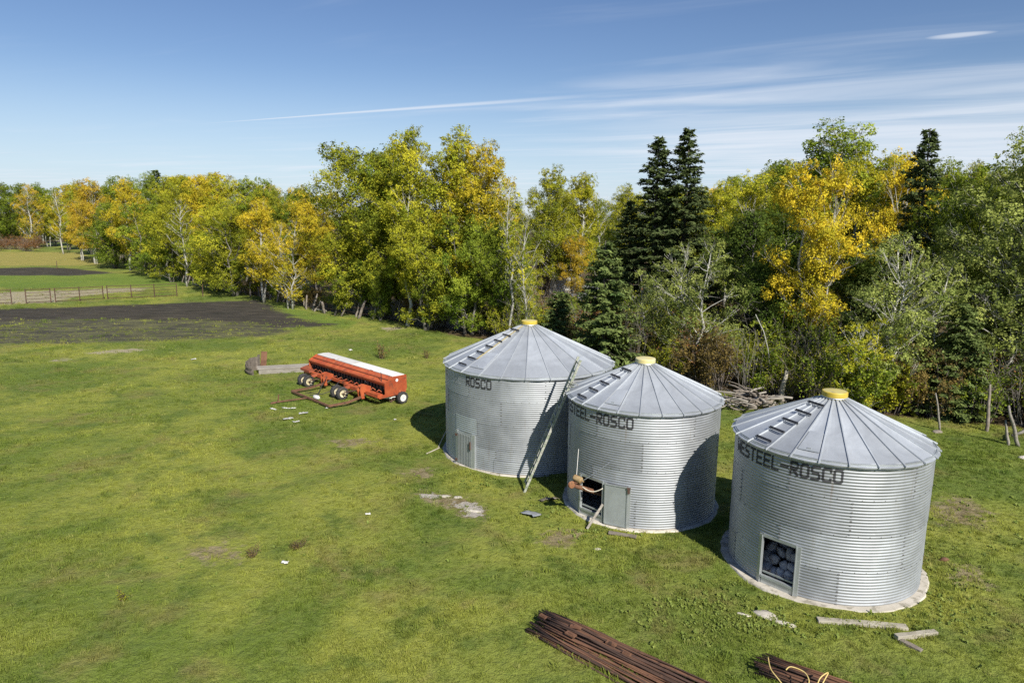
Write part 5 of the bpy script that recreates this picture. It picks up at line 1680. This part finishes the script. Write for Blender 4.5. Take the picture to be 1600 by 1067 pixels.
# ------------------------------------------------------------------ stones
def stone_mesh(seed, flat=0.75):
    rs = np.random.RandomState(seed)
    bm = bmesh.new(); bmesh.ops.create_icosphere(bm, subdivisions=2, radius=0.5)
    ax = rs.normal(size=(9, 3)); ax = unit(ax); cut = rs.uniform(0.30, 0.45, 9)
    for v in bm.verts:
        p = np.array(v.co)
        for a, c in zip(ax, cut):
            q = p @ a
            if q > c: p = p - a * (q - c) * 0.85
        v.co = Vector(p * np.array([1.0, 0.85, flat])) + Vector(rs.normal(size=3) * 0.008)
    me = bpy.data.meshes.new('stone'); bm.to_mesh(me); bm.free(); me.materials.append(M['stone']); me.polygons.foreach_set('use_smooth', np.ones(len(me.polygons), dtype=bool))
    return me
STONES = [stone_mesh(i) for i in range(5)]
def stones():
    rs = np.random.RandomState(6)
    bx, by, Rb = BINS[2]
    k = 0
    for ring, (r_, n, z0, sp) in enumerate(((1.78, 6, 0.20, 11), (1.62, 6, 0.40, 13), (1.42, 6, 0.58, 15), (1.15, 6, 0.72, 20), (0.85, 5, 0.82, 26))):
        for q in range(n):
            dg = -138 + (q - (n - 1) / 2) * (sp * 0.62) + rs.normal() * 1.5
            s = rs.uniform(0.30, 0.44)
            o = link_mesh('stone', STONES[rs.randint(5)])
            o.location = Vector((bx, by, 0)) + polar(r_, dg, z0 + rs.normal() * 0.03)
            o.scale = (s, s, s * rs.uniform(0.8, 1.0)); o.rotation_euler = (rs.rand() * 6, rs.rand() * 6, rs.rand() * 6)
            tag(o, 'grey stone in the heap inside the nearest bin doorway', 'stone', 'stones heaped inside the nearest bin')
            k += 1
stones()
def lump(x, y, s, label, mat='concrete', name='concrete_lump', cat='concrete lump', seed=0, rz=0.0, z=0.0):
    me = stone_mesh(seed + 40, 0.5); me.materials.clear(); me.materials.append(M[mat])
    o = link_mesh(name, me, None, (x, y, float(ground_z(x, y)) + z), rz)
    o.scale = s
    tag(o, label, cat)
    return o
lump(5.42, 13.48, (0.62, 0.40, 0.30), 'broken pale concrete slab in front of the nearest bin', seed=1, rz=-0.8)
lump(5.72, 13.12, (0.50, 0.22, 0.18), 'small pale concrete piece beside the broken slab', seed=2, rz=-0.5)
lump(4.98, 13.52, (0.34, 0.16, 0.10), 'flat pale concrete chip left of the broken slab', seed=3, rz=-0.4)
lump(-1.95, 19.55, (0.40, 0.20, 0.10), 'pale rubble lump at the upper end of the bare patch', seed=4)
lump(-1.55, 19.50, (0.36, 0.24, 0.12), 'second pale rubble lump on the bare patch', seed=5)
lump(-1.02, 18.55, (0.60, 0.26, 0.08), 'flat chalky rubble slab on the bare patch by the bins', seed=6, rz=-0.3)
lump(2.2, 16.4, (0.22, 0.16, 0.08), 'little pale stone on the bare earth before the middle bin', seed=7)
lump(10.7, 15.95, (0.28, 0.22, 0.30), 'reddish stone in the grass right of the nearest bin', 'rust', 'field_stone', 'stone', 8)
lump(18.2, 23.6, (0.50, 0.40, 0.30), 'pale boulder in the grass at the right picture edge', 'stone', 'field_stone', 'stone', 9)
lump(16.9, 26.6, (0.45, 0.35, 0.40), 'dark stone at the foot of a leaning pole by the wood', 'wood_log', 'field_stone', 'stone', 10)

# bent sheet and dark scrap near the bins
def sheet(x, y, wx, wy, mat, label, name, cat, rz, seed, bend=0.06):
    rs = np.random.RandomState(seed)
    nx, ny = 7, 5
    xs = np.linspace(-wx / 2, wx / 2, nx); ys = np.linspace(-wy / 2, wy / 2, ny)
    X, Y = np.meshgrid(xs, ys)
    Z = 0.05 + bend * (np.sin(X * 4 + seed) * 0.5 + np.cos(Y * 5 + seed) * 0.5) + rs.normal(size=X.shape) * 0.012
    X = X + rs.normal(size=X.shape) * wx * 0.03; Y = Y + rs.normal(size=X.shape) * wy * 0.05
    V = np.stack([X.ravel(), Y.ravel(), np.maximum(Z.ravel(), 0.02)], 1)
    i = np.arange(nx * ny).reshape(ny, nx)
    Fq = np.stack([i[:-1, :-1], i[:-1, 1:], i[1:, 1:], i[1:, :-1]], -1).reshape(-1, 4)
    me = np_mesh(name, V, Fq, M[mat], True)
    o = link_mesh(name, me, None, (x, y, float(ground_z(x, y))), rz)
    so = o.modifiers.new('thick', 'SOLIDIFY'); so.thickness = 0.008
    tag(o, label, cat)
sheet(0.60, 18.32, 0.52, 0.30, 'tin_scrap', 'grey scrap of sheet metal in the grass below the ladder', 'metal_scrap', 'metal scrap', -0.6, 1)
sheet(1.15, 19.35, 0.60, 0.26, 'wood_log', 'dark curled scrap in the grass between the two rear bins', 'bark_scrap', 'scrap', 0.5, 2, 0.14)
white = [(-10.15, 28.71, .38, .10, 'upper left'), (-9.62, 28.80, .42, .08, 'upper middle'), (-9.30, 28.76, .20, .10, 'upper right'), (-8.68, 28.08, .36, .22, 'squarish, largest'), (-9.08, 27.32, .40, .18, 'lower left'), (-8.62, 26.95, .26, .16, 'lowest'),
         (-7.94, 29.0, .12, .1, 'single, under the drill front')]
for i, (x, y, a, b, w_) in enumerate(white):
    sheet(x, y, a, b, 'plastic_white', 'white scrap in the grass before the seed drill, ' + w_ + ' one', 'white_scrap', 'scrap', 0.3 * i - 0.6, 10 + i, 0.03)
for i, (x, y, s, lb) in enumerate([(-3.95, 18.2, .14, 'white scrap alone in the open grass before the bins'), (-4.74, 27.39, .12, 'white scrap in the grass right of the seed drill wheel'), (-9.9, 41.9, .3, 'white scrap in the grass behind the seed drill'),
                                     (-5.35, 15.4, .16, 'white scrap beside the trampled patch in the lawn'), (-18.2, 39.0, .3, 'white scrap in the lawn left of the wooden sled')]):
    sheet(x, y, s, s * 0.6, 'plastic_white', lb, 'white_scrap', 'scrap', i, 30 + i, 0.02)

# ------------------------------------------------------------------ rusty pipes in two heaps
def pipe_mesh(L, r_, seed, square=False):
    rs = np.random.RandomState(seed)
    mb = MB()
    n = 6
    pts = [(L * i / n, rs.normal() * 0.016, rs.normal() * 0.006) for i in range(n + 1)]
    mb.tube(pts, r_, 4 if square else 7)
    return mb
PIPES = []
for i, (L, r_, mt, sq) in enumerate([(5.8, 0.024, 'rust', 0), (5.5, 0.028, 'rust_dark', 0), (6.0, 0.020, 'rust', 0), (5.2, 0.022, 'rust_dark', 1), (4.6, 0.030, 'rust', 0), (5.9, 0.018, 'rust_dark', 0)]):
    PIPES.append(pipe_mesh(L, r_ * 0.72, i, sq).mesh('rusty_pipe', M[mt], True))
def heap(start, dirv, n, width, label, group, seed, layers, jit=0.45):
    rs = np.random.RandomState(seed)
    d = Vector(dirv).normalized()
    p = Vector((-d.y, d.x, 0))
    base = Vector(start)
    for k in range(n):
        u_ = rs.uniform(-0.5, 0.5)
        layer = rs.rand() * layers * (1 - (2 * abs(u_)) ** 2 * 0.8)
        c = base + p * (u_ * width) + d * (rs.uniform(0, jit) + abs(u_) * 0.15)
        o = link_mesh('rusty_pipe', PIPES[rs.randint(6)])
        o.location = (c.x, c.y, 0.028 + 0.022 * layer * 2 + float(ground_z(c.x, c.y)))
        o.rotation_euler = (rs.rand() * 6.28, rs.normal() * 0.006, math.atan2(d.y, d.x) + rs.normal() * 0.04)
        tag(o, label, 'pipe', group)
heap((0.52, 13.20, 0), (0.755, -0.656, 0), 64, 0.86, 'thin rusty pipe in the long heap at the bottom centre', 'rusty pipes of the long heap', 12, 4)
heap((4.62, 11.86, 0), (0.83, -0.56, 0), 38, 0.66, 'thin rusty pipe in the short heap tied with yellow twine', 'rusty pipes of the heap with twine', 13, 4, 0.3)
rsb = np.random.RandomState(3)
for i in range(5):
    t = rsb.uniform(0.1, 3.2); p0 = Vector((0.52, 13.20, 0)) + Vector((0.755, -0.656, 0)) * t + Vector((0.656, 0.755, 0)) * rsb.uniform(-0.28, 0.28)
    mb = MB(); mb.box((0, 0, 0), (rsb.uniform(0.16, 0.32), rsb.uniform(0.07, 0.11), 0.03)); mb.box((0.02, 0, 0.02), (0.12, 0.05, 0.02))
    o = mb.build('iron_piece', M['rust'], None, loc=(p0.x, p0.y, 0.20), rz=-0.62 + rsb.normal() * 0.15)
    o.rotation_euler.x = rsb.normal() * 0.1
    tag(o, 'flat rusty iron piece lying on the long pipe heap', 'iron piece', 'flat iron pieces on the long pipe heap')
def twine(pts, label):
    mb = MB(); P_ = [Vector(p) for p in pts]
    # smooth curve through the points
    out = []
    for i in range(len(P_) - 1):
        p0, p1, p2, p3 = P_[max(i - 1, 0)], P_[i], P_[i + 1], P_[min(i + 2, len(P_) - 1)]
        for q in range(6):
            t = q / 6
            out.append(0.5 * ((2 * p1) + (p2 - p0) * t + (2 * p0 - 5 * p1 + 4 * p2 - p3) * t * t + (3 * p1 - p0 - 3 * p2 + p3) * t ** 3))
    out.append(P_[-1])
    mb.tube(out, 0.011, 5); tag(mb.build('twine', M['rope_yellow'], None, smooth=True), label, 'twine')
def q3(px, py, z): return (*G(px, py, z), z)
twine([q3(1200, 1026, .36), q3(1204, 1044, .37), q3(1216, 1060, .32), q3(1225, 1072, .25)], 'yellow twine round the left end of the short pipe heap')
twine([q3(1228, 1046, .38), q3(1236, 1041, .42), q3(1256, 1049, .40), q3(1264, 1062, .38), q3(1262, 1072, .3)], 'yellow twine arched over the middle of the short pipe heap')
twine([q3(1276, 1072, .36), q3(1282, 1058, .40), q3(1294, 1050, .42), q3(1288, 1062, .40), q3(1283, 1072, .36)], 'yellow twine loop at the right of the short pipe heap')

# ------------------------------------------------------------------ brush pile by the wood
def log_mesh(seed, L, r_):
    rs = np.random.RandomState(seed)
    mb = MB()
    pts = bent((-L / 2, 0, 0), (L / 2, 0, 0), rs, 5, 0.05)
    mb.tube(pts, [r_ * (1 - 0.09 * i) * (1 + 0.06 * rs.normal()) for i in range(6)], 7)
    return mb.mesh('log', M['wood_log'] if seed % 5 else M['wood_grey'], True)
LOGS = [log_mesh(i, *lr) for i, lr in enumerate([(2.0, .05), (1.4, .035), (2.4, .07), (1.0, .04), (1.7, .028), (2.8, .045)])]
rsl = np.random.RandomState(9)
for k in range(74):
    a, r_ = rsl.rand() * 6.28, rsl.rand() ** 0.6
    x, y = 10.35 + 1.35 * r_ * math.cos(a), 30.15 + 0.85 * r_ * math.sin(a)
    z = 0.06 + (1 - r_) * rsl.uniform(0.2, 1.05)
    o = link_mesh('log', LOGS[rsl.randint(6)], None, (x, y, z))
    o.rotation_euler = (rsl.rand() * 6, rsl.normal() * 0.22, rsl.normal() * 0.75 + 2.7)
    s = rsl.uniform(0.7, 1.1); o.scale = (s, s, s)
    tag(o, 'grey dead branch in the brush pile between the two front bins', 'log', 'dead branches of the brush pile')
def pole(a, b, r_, label, mat='wood_grey', name='dead_pole', cat='pole'):
    rs = np.random.RandomState(int(abs(a[0] * 10)))
    mb = MB(); mb.tube(bent(a, b, rs, 5, 0.03), [r_, r_ * .95, r_ * .9, r_ * .8, r_ * .7, r_ * .5], 7)
    tag(mb.build(name, M[mat], None, smooth=True), label, cat)
pole((12.2, 30.6, -0.1), (12.35, 30.55, 1.55), 0.14, 'broken pale tree stump right of the brush pile', 'wood_pale', 'tree_stump', 'stump')
pole((18.95, 24.9, -0.1), (18.35, 24.9, 1.55), 0.075, 'long grey post leaning left at the right wood edge')
pole((18.62, 25.0, -0.1), (18.42, 25.05, 0.95), 0.06, 'short grey post beside the long leaning one')
pole((18.85, 25.2, 0.3), (20.3, 25.0, 1.3), 0.06, 'grey rail slanting up to the right picture edge')
pole((17.15, 26.8, -0.1), (16.85, 26.9, 1.5), 0.045, 'bent dead sapling leaning by the wood edge right of the nearest bin')
pole((18.85, 26.6, -0.1), (18.9, 26.8, 1.9), 0.075, 'straight grey dead trunk near the right leaning posts', 'wood_log')
pole((12.7, 32.0, -0.1), (11.2, 31.8, 3.9), 0.032, 'white dead sapling leaning left above the brush pile', 'bark_white')
pole((-108.5, 160.0, 0.1), (-114.5, 163.0, 4.8), 0.16, 'fallen white trunk slanting beside the far brush mound', 'bark_white')

# ------------------------------------------------------------------ weeds
plant('weed_a', -7.56, 39.6, 1.1, T_BROWN, 'dark dead weed clump standing alone in the lawn behind the drill', name='weed_clump', cat='weed')
plant('weed_a', -5.0, 39.9, 0.7, T_BROWN, 'fainter dead weed stalks nearer the widest bin', name='weed_clump', cat='weed', wide=0.7)
plant('weed_a', -6.25, 15.75, 0.32, T_BROWN, 'low brown weed tuft in the open lawn, left of the white scrap', name='weed_clump', cat='weed', wide=1.6)
plant('weed_a', -5.3, 16.25, 0.25, T_BROWN, 'sprawling brown weed in the open lawn, right of the white scrap', name='weed_clump', cat='weed', wide=2.4)
plant('weed_a', -8.3, 13.7, 0.30, T_OLIVE, 'small weed tuft alone near the left picture edge', name='weed_clump', cat='weed', wide=1.4)
#@@NEXT@@

# ------------------------------------------------------------------ grass
def tuft_mesh(name, seed, n, h, spread, wd, mat):
    rs = np.random.RandomState(seed)
    V, Fq = [], []
    for i in range(n):
        a = rs.rand() * 6.283; r_ = spread * rs.rand() ** 0.5
        b = np.array([r_ * math.cos(a), r_ * math.sin(a), -0.005])
        la = rs.rand() * 6.283; lean = rs.uniform(0.1, 0.9)
        hh = h * rs.uniform(0.5, 1.1)
        dv = np.array([math.cos(la), math.sin(la), 0])
        p = np.array([-dv[1], dv[0], 0]) * wd * rs.uniform(0.7, 1.3)
        m_ = b + dv * lean * hh * 0.35 + np.array([0, 0, hh * 0.6])
        t = b + dv * lean * hh + np.array([0, 0, hh * (1 - 0.25 * lean)])
        k = len(V)
        V += [b - p, b + p, m_ + p * 0.8, m_ - p * 0.8, t]
        Fq += [(k, k + 1, k + 2, k + 3), (k + 3, k + 2, k + 4)]
    me = bpy.data.meshes.new(name)
    me.from_pydata([tuple(v) for v in V], [], Fq)
    me.materials.append(mat)
    return me

def scatter(name, pts, scl, tufts, label, cat, seed):
    """points carrying one tuft each, instanced by geometry nodes"""
    me = bpy.data.meshes.new(name)
    me.vertices.add(len(pts)); me.vertices.foreach_set('co', pts.astype(np.float32).ravel())
    a = me.attributes.new('scl', 'FLOAT', 'POINT'); a.data.foreach_set('value', scl.astype(np.float32))
    rs = np.random.RandomState(seed)
    a = me.attributes.new('rot', 'FLOAT_VECTOR', 'POINT')
    a.data.foreach_set('vector', np.column_stack([rs.normal(size=len(pts)) * 0.12, rs.normal(size=len(pts)) * 0.12, rs.rand(len(pts)) * 6.283]).astype(np.float32).ravel())
    o = link_mesh(name, me)
    tag(o, label, cat, kind='stuff')
    coll = bpy.data.collections.new(name + '_tufts')
    for i, t in enumerate(tufts):
        coll.objects.link(bpy.data.objects.new(name + '_tuft', t))
    ng = bpy.data.node_groups.new(name, 'GeometryNodeTree')
    ng.interface.new_socket('Geometry', in_out='INPUT', socket_type='NodeSocketGeometry')
    ng.interface.new_socket('Geometry', in_out='OUTPUT', socket_type='NodeSocketGeometry')
    N_ = ng.nodes
    gi, go = N_.new('NodeGroupInput'), N_.new('NodeGroupOutput')
    ci = N_.new('GeometryNodeCollectionInfo'); ci.inputs['Collection'].default_value = coll
    ci.inputs['Separate Children'].default_value = True
    ip = N_.new('GeometryNodeInstanceOnPoints'); ip.inputs['Pick Instance'].default_value = True
    s1 = N_.new('GeometryNodeInputNamedAttribute'); s1.data_type = 'FLOAT'; s1.inputs['Name'].default_value = 'scl'
    s2 = N_.new('GeometryNodeInputNamedAttribute'); s2.data_type = 'FLOAT_VECTOR'; s2.inputs['Name'].default_value = 'rot'
    L_ = ng.links.new
    L_(gi.outputs[0], ip.inputs['Points']); L_(ci.outputs[0], ip.inputs['Instance'])
    L_(s1.outputs['Attribute'], ip.inputs['Scale']); L_(s2.outputs['Attribute'], ip.inputs['Rotation'])
    L_(ip.outputs[0], go.inputs[0])
    md = o.modifiers.new('tufts', 'NODES'); md.node_group = ng

def grass():
    rs = np.random.RandomState(1)
    pts, scl = [], []
    for (y0, y1, dens, k) in ((9.0, 14, 150, 1.0), (14, 19, 95, 1.1), (19, 26, 52, 1.3), (26, 36, 26, 1.6), (36, 50, 11, 2.1), (50, 75, 3.5, 2.7)):
        xa, xb = -0.80 * y1 - 1.5, min(0.80 * y1 + 1.5, 30)
        n = int((xb - xa) * (y1 - y0) * dens)
        p = np.column_stack([rs.uniform(xa, xb, n), rs.uniform(y0, y1, n)])
        p = p[np.abs(p[:, 0]) < 0.80 * p[:, 1] + 1.5]
        f = area_fields(p)
        keep = (f['litter'] < 0.55) & (rs.rand(len(p)) > np.maximum.reduce([f['soil'] * 1.1, f['greysoil'] * 0.6, f['sand'] * 0.8, f['bare'] * 0.75, f['ash'] * 0.8]))
        for bx, by, Rb in BINS:
            keep &= (np.hypot(p[:, 0] - bx, p[:, 1] - by) > Rb + (0.27 if Rb < 2.5 and bx > 5 else 0.19))
        p = p[keep]
        # taller, ranker patches
        nz = np.sin(p[:, 0] * 0.9 + 1.1 * np.sin(p[:, 1] * 0.7)) * np.cos(p[:, 1] * 0.8 + 0.6 * np.sin(p[:, 0] * 1.3))
        near = np.zeros(len(p))
        for bx, by, Rb in BINS:
            near = np.maximum(near, np.clip(1.35 - (np.hypot(p[:, 0] - bx, p[:, 1] - by) - Rb) / 0.9, 0, 1))
        s = k * (0.75 + 0.28 * nz + 0.22 * near) * rs.uniform(0.6, 1.35, len(p))
        pts.append(np.column_stack([p, ground_z(p[:, 0], p[:, 1])])); scl.append(s)
    pts, scl = np.concatenate(pts), np.concatenate(scl)
    tufts = [tuft_mesh('grass_tuft', i, 16, 0.062, 0.085, 0.0042, M['blade']) for i in range(5)]
    scatter('grass', pts, scl, tufts, 'short green grass of the pasture', 'grass', 2)
    # ranker tufts standing out of the turf
    rs = np.random.RandomState(21)
    q = np.column_stack([rs.uniform(-16, 20, 16000), rs.uniform(9.5, 34, 16000)])
    nz2 = np.sin(q[:, 0] * 0.55 + 2 * np.sin(q[:, 1] * 0.33)) * np.cos(q[:, 1] * 0.6 + 1.7 * np.sin(q[:, 0] * 0.4)) + 0.5 * np.sin(q[:, 0] * 1.9 + q[:, 1] * 1.3)
    right_ = np.clip((q[:, 0] + 2) / 10, 0, 1)
    keep = (rs.rand(len(q)) < 0.05 + 0.32 * np.clip(nz2 + 0.1, 0, 1) + 0.22 * right_) & (np.abs(q[:, 0]) < 0.8 * q[:, 1] + 1.5)
    f = area_fields(q)
    keep &= (f['litter'] < 0.5) & (f['ash'] < 0.4)
    for bx, by, Rb in BINS: keep &= np.hypot(q[:, 0] - bx, q[:, 1] - by) > Rb + 0.32
    q = q[keep]
    ex = []
    for (sx, sy), (dx, dy), L_, wd_, n_ in (((0.52, 13.2), (0.755, -0.656), 3.8, 1.15, 170), ((4.8, 11.86), (0.83, -0.56), 2.2, 0.8, 80), ((6.4, 13.17), (0.99, -0.14), 1.75, 0.3, 36), ((7.68, 12.55), (0.97, 0.22), 0.95, 0.3, 20), ((-13.4, 35.3), (0.96, 0.28), 3.6, 1.0, 60), ((-9.6, 34.0), (0.7, -0.71), 6.4, 1.8, 120)):
        t_ = rs.rand(n_) * L_; o_ = (rs.rand(n_) - 0.5) * wd_
        ex.append(np.column_stack([sx + dx * t_ - dy * o_, sy + dy * t_ + dx * o_]))
    q = np.concatenate([q] + ex)
    tall = [tuft_mesh('grass_tuft', 30 + i, 26, 0.115, 0.10, 0.0048, M['blade']) for i in range(4)]
    scatter('tall_grass', np.column_stack([q, ground_z(q[:, 0], q[:, 1])]), rs.uniform(0.55, 1.3, len(q)), tall, 'longer grass tufts standing out of the pasture turf', 'grass', 5)
    # broadleaf weeds
    rs = np.random.RandomState(11)
    P_ = []
    for cx, cy, sx, sy, n in ((4.6, 13.9, 0.7, 0.5, 150), (3.9, 13.2, 0.8, 0.5, 110), (5.4, 12.9, 0.6, 0.3, 60), (10.0, 19.0, 1.2, 2.0, 120), (9.4, 21.5, 1.5, 1.5, 120), (12.5, 18.5, 2.0, 2.5, 160), (2.2, 17.2, 0.7, 0.3, 50), (0.4, 20.6, 0.8, 0.3, 40),
                              (-1.0, 20.6, 1.2, 0.5, 60), (9.8, 14.2, 0.8, 1.0, 90), (1.5, 18.9, 0.5, 0.5, 60), (6.0, 13.3, 1.5, 0.25, 50), (9.0, 13.4, 0.8, 0.5, 50), (-6, 16, 2.5, 1.2, 40), (-15, 52.0, 3.0, 1.2, 60), (8, 26, 2.5, 1.5, 120)):
        q = np.column_stack([cx + rs.normal(size=n) * sx, cy + rs.normal(size=n) * sy])
        P_.append(q)
    p = np.concatenate(P_)
    keep = np.ones(len(p), bool)
    for bx, by, Rb in BINS: keep &= np.hypot(p[:, 0] - bx, p[:, 1] - by) > Rb + 0.2
    p = p[keep]
    wt = []
    for i in range(3):
        r2 = np.random.RandomState(70 + i)
        V, Fq = [], []
        for q in range(12):
            a = r2.rand() * 6.28; L = r2.uniform(0.03, 0.075); e = r2.uniform(0.1, 0.7); wdt = L * 0.26
            d = np.array([math.cos(a), math.sin(a), 0]); pr = np.array([-d[1], d[0], 0]) * wdt
            b = d * 0.015 + np.array([0, 0, 0.0]); m_ = d * L * 0.55 + np.array([0, 0, L * e * 0.7 + 0.02]); t = d * L + np.array([0, 0, L * e * 0.75])
            k = len(V); V += [b, m_ - pr, t, m_ + pr]; Fq += [(k, k + 1, k + 2, k + 3)]
        me = bpy.data.meshes.new('weed_tuft'); me.from_pydata([tuple(v) for v in V], [], Fq); me.materials.append(M['weed_leaf']); wt.append(me)
    scatter('weeds', np.column_stack([p, ground_z(p[:, 0], p[:, 1])]), rs.uniform(0.6, 1.5, len(p)), wt, 'low broadleaf weeds growing in patches round the bins', 'weeds', 3)
grass()
